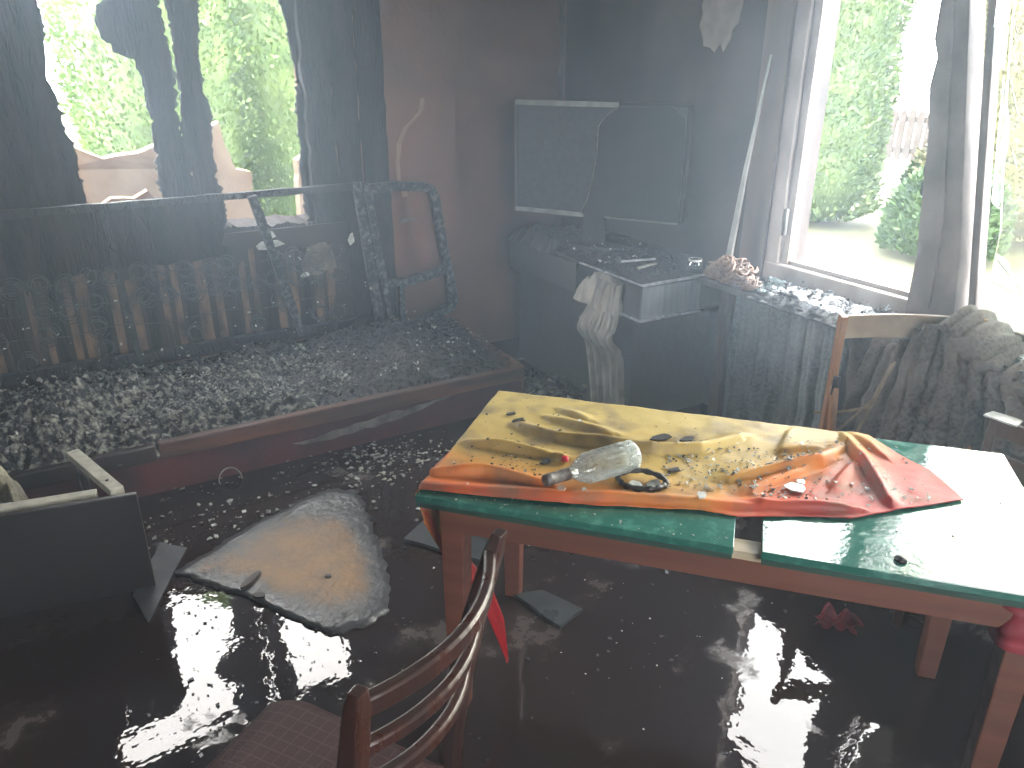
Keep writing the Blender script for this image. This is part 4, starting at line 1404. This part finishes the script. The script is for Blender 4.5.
# black melted loop by the bottle
lp = [onT(.545 + .060 * math.cos(a) * (1 + .1 * math.sin(3 * a)), .205 + .036 * math.sin(a), .008 + .014 * max(0, math.sin(a))) for a in [2 * PI * q / 40 for q in range(41)]]
tag(obj('melted_loop', B().tube(lp, [.006 + .003 * math.sin(q * .9) ** 2 for q in range(41)], 8), BLACKFL), 'black melted plastic loop beside the bottle', 'debris')
rn = random.Random(71)
for k, (u_, v_, s_, lb_) in enumerate(((.535, .195, .020, 'white shard inside the black melted loop'), (.575, .205, .024, 'pale angular shard at the right of the melted loop'), (.928, .300, .034, 'largest white shard lying on the red cloth'),
                                       (.36, .095, .016, 'small pale scrap on the orange fold before the bottle'), (.70, .155, .016, 'pale scrap on the front hem of the cloth'), (.94, .335, .014, 'small white shard behind the largest shard'))):
    c = onT(u_, v_, .004)
    ring = [(c.x + s_ * math.cos(a) * rn.uniform(.6, 1.1), c.y + s_ * math.sin(a) * rn.uniform(.6, 1.1)) for a in [2 * PI * q / 6 + .3 for q in range(6)]]
    tl = rn.uniform(-.15, .15)
    tag(obj('shard', B().slab(ring, lambda a, cc, d: (a, cc, c.z + d + (a - c.x) * tl), .004), WHITEDEB if k != 3 else M('pale_scrap', (.5, .36, .28), None, 8, .6)), lb_, 'shard')
c = onT(.330, .258, .004)
rc = thing('bottle_cap', 'small red bottle cap behind the bottle neck', 'cap', c, .4)
rc.scale = (.7, .7, .7)
cs = obj('cap_shell', lathe([(0, .0), (.012, 0), (.0135, .003), (.0135, .016), (.011, .018), (0, .018)], 18), REDP, rc, local=True)
obj('cap_ring', lathe([(.0138, .001), (.0148, .001), (.0148, .004), (.0138, .004)], 18), REDP, cs, local=True)
# black burnt flakes on the yellow part
for k, (u_, v_, s_, lb_) in enumerate(((.56, .485, .034, 'long black burnt flake on the yellow cloth behind the bottle'), (.635, .498, .024, 'rounded black burnt flake on the yellow cloth right of the bottle base'),
                                       (.10, .515, .018, 'black burnt flake at the back left of the yellow cloth'), (.135, .470, .02, 'thin black flake on the left of the yellow cloth'), (.28, .245, .018, 'dark flake left of the bottle neck'), (.62, .30, .02, 'dark crumb right of the bottle base'))):
    c = onT(u_, v_, .003)
    ring = [(c.x + s_ * math.cos(a) * rn.uniform(.7, 1.3), c.y + s_ * .6 * math.sin(a) * rn.uniform(.6, 1.1)) for a in [2 * PI * q / 9 for q in range(9)]]
    tag(obj('burnt_flake', B().slab(ring, lambda a, cc, d: (a, cc, c.z + d), .004), BLACKFL), lb_, 'flake', 'burnt flakes on the tablecloth')
def tpts(n, u0, u1, v0, v1):
    out = []
    while len(out) < n:
        u_, v_ = rn.uniform(u0, u1), rn.uniform(v0, v1)
        if fedge(u_) + .015 < v_ < bedge(u_) - .01:
            out.append(onT(u_, v_, .003))
    return out


flakes('cloth_crumbs', tpts(70, .02, .7, .05, .66) + tpts(220, .58, 1.0, .2, .5) + tpts(90, .05, .3, .15, .3), .002, .008, BLACKFL, 'black crumbs sprinkled over the tablecloth', 'crumbs', .5, seed=72)
flakes('cloth_glass', tpts(30, .02, .6, .05, .6) + tpts(70, .65, 1.25, .2, .6), .003, .011, WHITEDEB, 'tiny white chips sprinkled over the tablecloth', 'chips', .5, seed=73)
flakes('cloth_grit', tpts(260, .58, .95, .22, .48) + tpts(80, .9, 1.25, .3, .6), .003, .010, GREYDEB, 'grey grit on the middle of the tablecloth', 'grit', .5, seed=74)
flakes('table_grit', [MW @ Vector((rn.uniform(.87, LU), rn.uniform(.02, LV), .7515)) for _ in range(60)] + [MW @ Vector((rn.uniform(.0, .78), rn.uniform(.003, .06), .7515)) for _ in range(50)], .002, .006, GREYDEB, 'grey specks on the wet green table top', 'grit', .3, seed=75)
o = obj('dark_blob', lathe([(.0, .0), (.014, .0), (.013, .006), (.006, .011), (0, .012)], 12), BLACKFL)
o.location = MW @ Vector((1.142, .055, .7505))
tag(o, 'small dark lump near the front edge of the right green top', 'lump')

# ================================================================== CHAIR IN FRONT
CY = math.atan2(.828, -.561) - PI / 2     # local +y = seat forward, local +x = towards the right post
ch = thing('dining_chair', 'dark varnished dining chair with maroon plaid seat in the foreground', 'chair', (-2.548, -3.325, 0), CY)
# local: right post at +x; top of the back at y = -.09
def post(sx):
    pts, prof = [], []
    path = [(.175, .02, .0), (.178, .01, .25), (.18, .0, .46), (.188, -.015, .60), (.20, -.045, .76), (.218, -.075, .90), (.225, -.085, .945)]
    rings = []
    for i, (x, y_, z) in enumerate(path):
        hw = (.017, .019, .021, .021, .020, .018, .013)[i]
        hd = (.016, .019, .022, .024, .022, .018, .012)[i]
        o_ = .035 if sx > 0 else .035
        rings.append([(sx * x + o_ * (z / .95) + q[0] * hw, y_ + q[1] * hd, z) for q in ((-1, -.7), (-.7, -1), (.7, -1), (1, -.7), (1, .7), (.7, 1), (-.7, 1), (-1, .7))])
    return B().loft(rings, True, False)


for sx in (1, -1):
    obj('rear_post', post(sx), CHAIRW, ch, local=True, bevel=.003)
def slat(z, yb, w_, hgt, mat, xo):
    pts = []
    for q in range(15):
        f = q / 14 * 2 - 1
        pts.append((f * w_ + xo, yb - .062 * (1 - f * f), z - .0 * f))
    return B().sweep(pts, [(-.010, -hgt / 2), (.010, -hgt / 2), (.012, hgt / 2 - .006), (.008, hgt / 2), (-.008, hgt / 2), (-.012, hgt / 2 - .006)], (0, 1, 0))


obj('crest_rail', slat(.895, -.072, .208, .038, CHAIRW, .033), CHAIRW, ch, local=True, bevel=.003)
obj('back_slat', slat(.785, -.047, .196, .028, CHAIRW, .030), CHAIRW, ch, local=True, bevel=.003)
obj('back_slat', slat(.680, -.027, .188, .030, CHAIRW, .027), CHAIRW, ch, local=True, bevel=.003)
obj('seat_rail', B().box((-.20, -.01, .33), (.16, .015, .40)), CHAIRW, ch, local=True, bevel=.003)
obj('seat_rail', B().box((-.24, .39, .33), (.13, .415, .40)), CHAIRW, ch, local=True, bevel=.003)
for sx in (1, -1):
    obj('seat_rail', B().bar((sx * .165 - .02, .0, .365), (sx * .17 - .055, .40, .365), .022, .07), CHAIRW, ch, local=True, bevel=.003)
    obj('front_leg', B().loft([[(sx * .17 - .055 + a * k, .39 + c * k, z) for a, c in ((-1, -1), (1, -1), (1, 1), (-1, 1))] for k, z in ((.014, 0), (.020, .40))]), CHAIRW, ch, local=True, bevel=.003)
    obj('stretcher', B().bar((sx * .172, .01, .20), (sx * .17 - .05, .39, .20), .016, .022), CHAIRW, ch, local=True, bevel=.002)
def seatpt(a, c):
    x, y_ = a * 2 - 1, c
    hw = .195 + .02 * c
    # rounded front corners
    xx_ = x * hw
    yy_ = -.005 + .45 * c
    if c > .75:
        k = (c - .75) / .25
        xx_ = x * hw * (1 - .18 * k * k)
    d = min(1, (1 - abs(x)) * 5) ** .5
    e_ = min(1, c * 6, (1 - c) * 6) ** .5
    return (xx_ - .045, yy_, .405 + .035 * d * e_ + .008 * (1 - x * x) * math.sin(c * PI))


seat_b = grid(36, 30, seatpt)
o = obj('seat', seat_b, PLAID, ch, local=True)
md = o.modifiers.new('s', 'SOLIDIFY')
md.thickness = .03
md.offset = -1
tag_b = B().slab([(0, 0), (.03, .004), (.034, .018), (.012, .022)], lambda a, c, d: (a, c, d), .002)
o = obj('white_chip', tag_b, WHITEDEB)
o.location = Matrix.LocRotScale(ch.location, ch.rotation_euler, None) @ Vector((.165, -.032, .545))
o.rotation_euler = (.9, .3, .5)
tag(o, 'white chip stuck behind the lowest chair slat', 'chip')
bpy.data.objects.remove(o)

# ================================================================== SMOKE
hz = bpy.data.materials.new('smoke')
hz.use_nodes = True
t_ = hz.node_tree
t_.nodes.remove(t_.nodes['Principled BSDF'])
vsn = t_.nodes.new('ShaderNodeVolumeScatter')
vsn.inputs['Color'].default_value = (.64, .80, 1.0, 1)
vsn.inputs['Density'].default_value = HAZE
vsn.inputs['Anisotropy'].default_value = .55
t_.links.new(vsn.outputs[0], t_.nodes['Material Output'].inputs['Volume'])
ho = obj('smoke_haze', B().box((X0 + .01, -2.9, .72), (-.001, -.001, H - .01)), hz)
tag(ho, 'thin bluish smoke haze filling the burnt room', 'smoke', kind='stuff')
ho.display_type = 'WIRE'

hz2 = hz.copy()
hz2.name = 'smoke_lens_veil'
[n for n in hz2.node_tree.nodes if n.type == 'VOLUME_SCATTER'][0].inputs['Density'].default_value = .024  # even thin smoke, added to imitate lens veil over the lower half
ho = obj('smoke_haze', B().box((X0 + .02, Y0 + .02, .03), (-.002, -.002, H - .02)), hz2)
tag(ho, 'very thin smoke added as lens veil down to the wet floor', 'smoke', kind='stuff')
ho.display_type = 'WIRE'
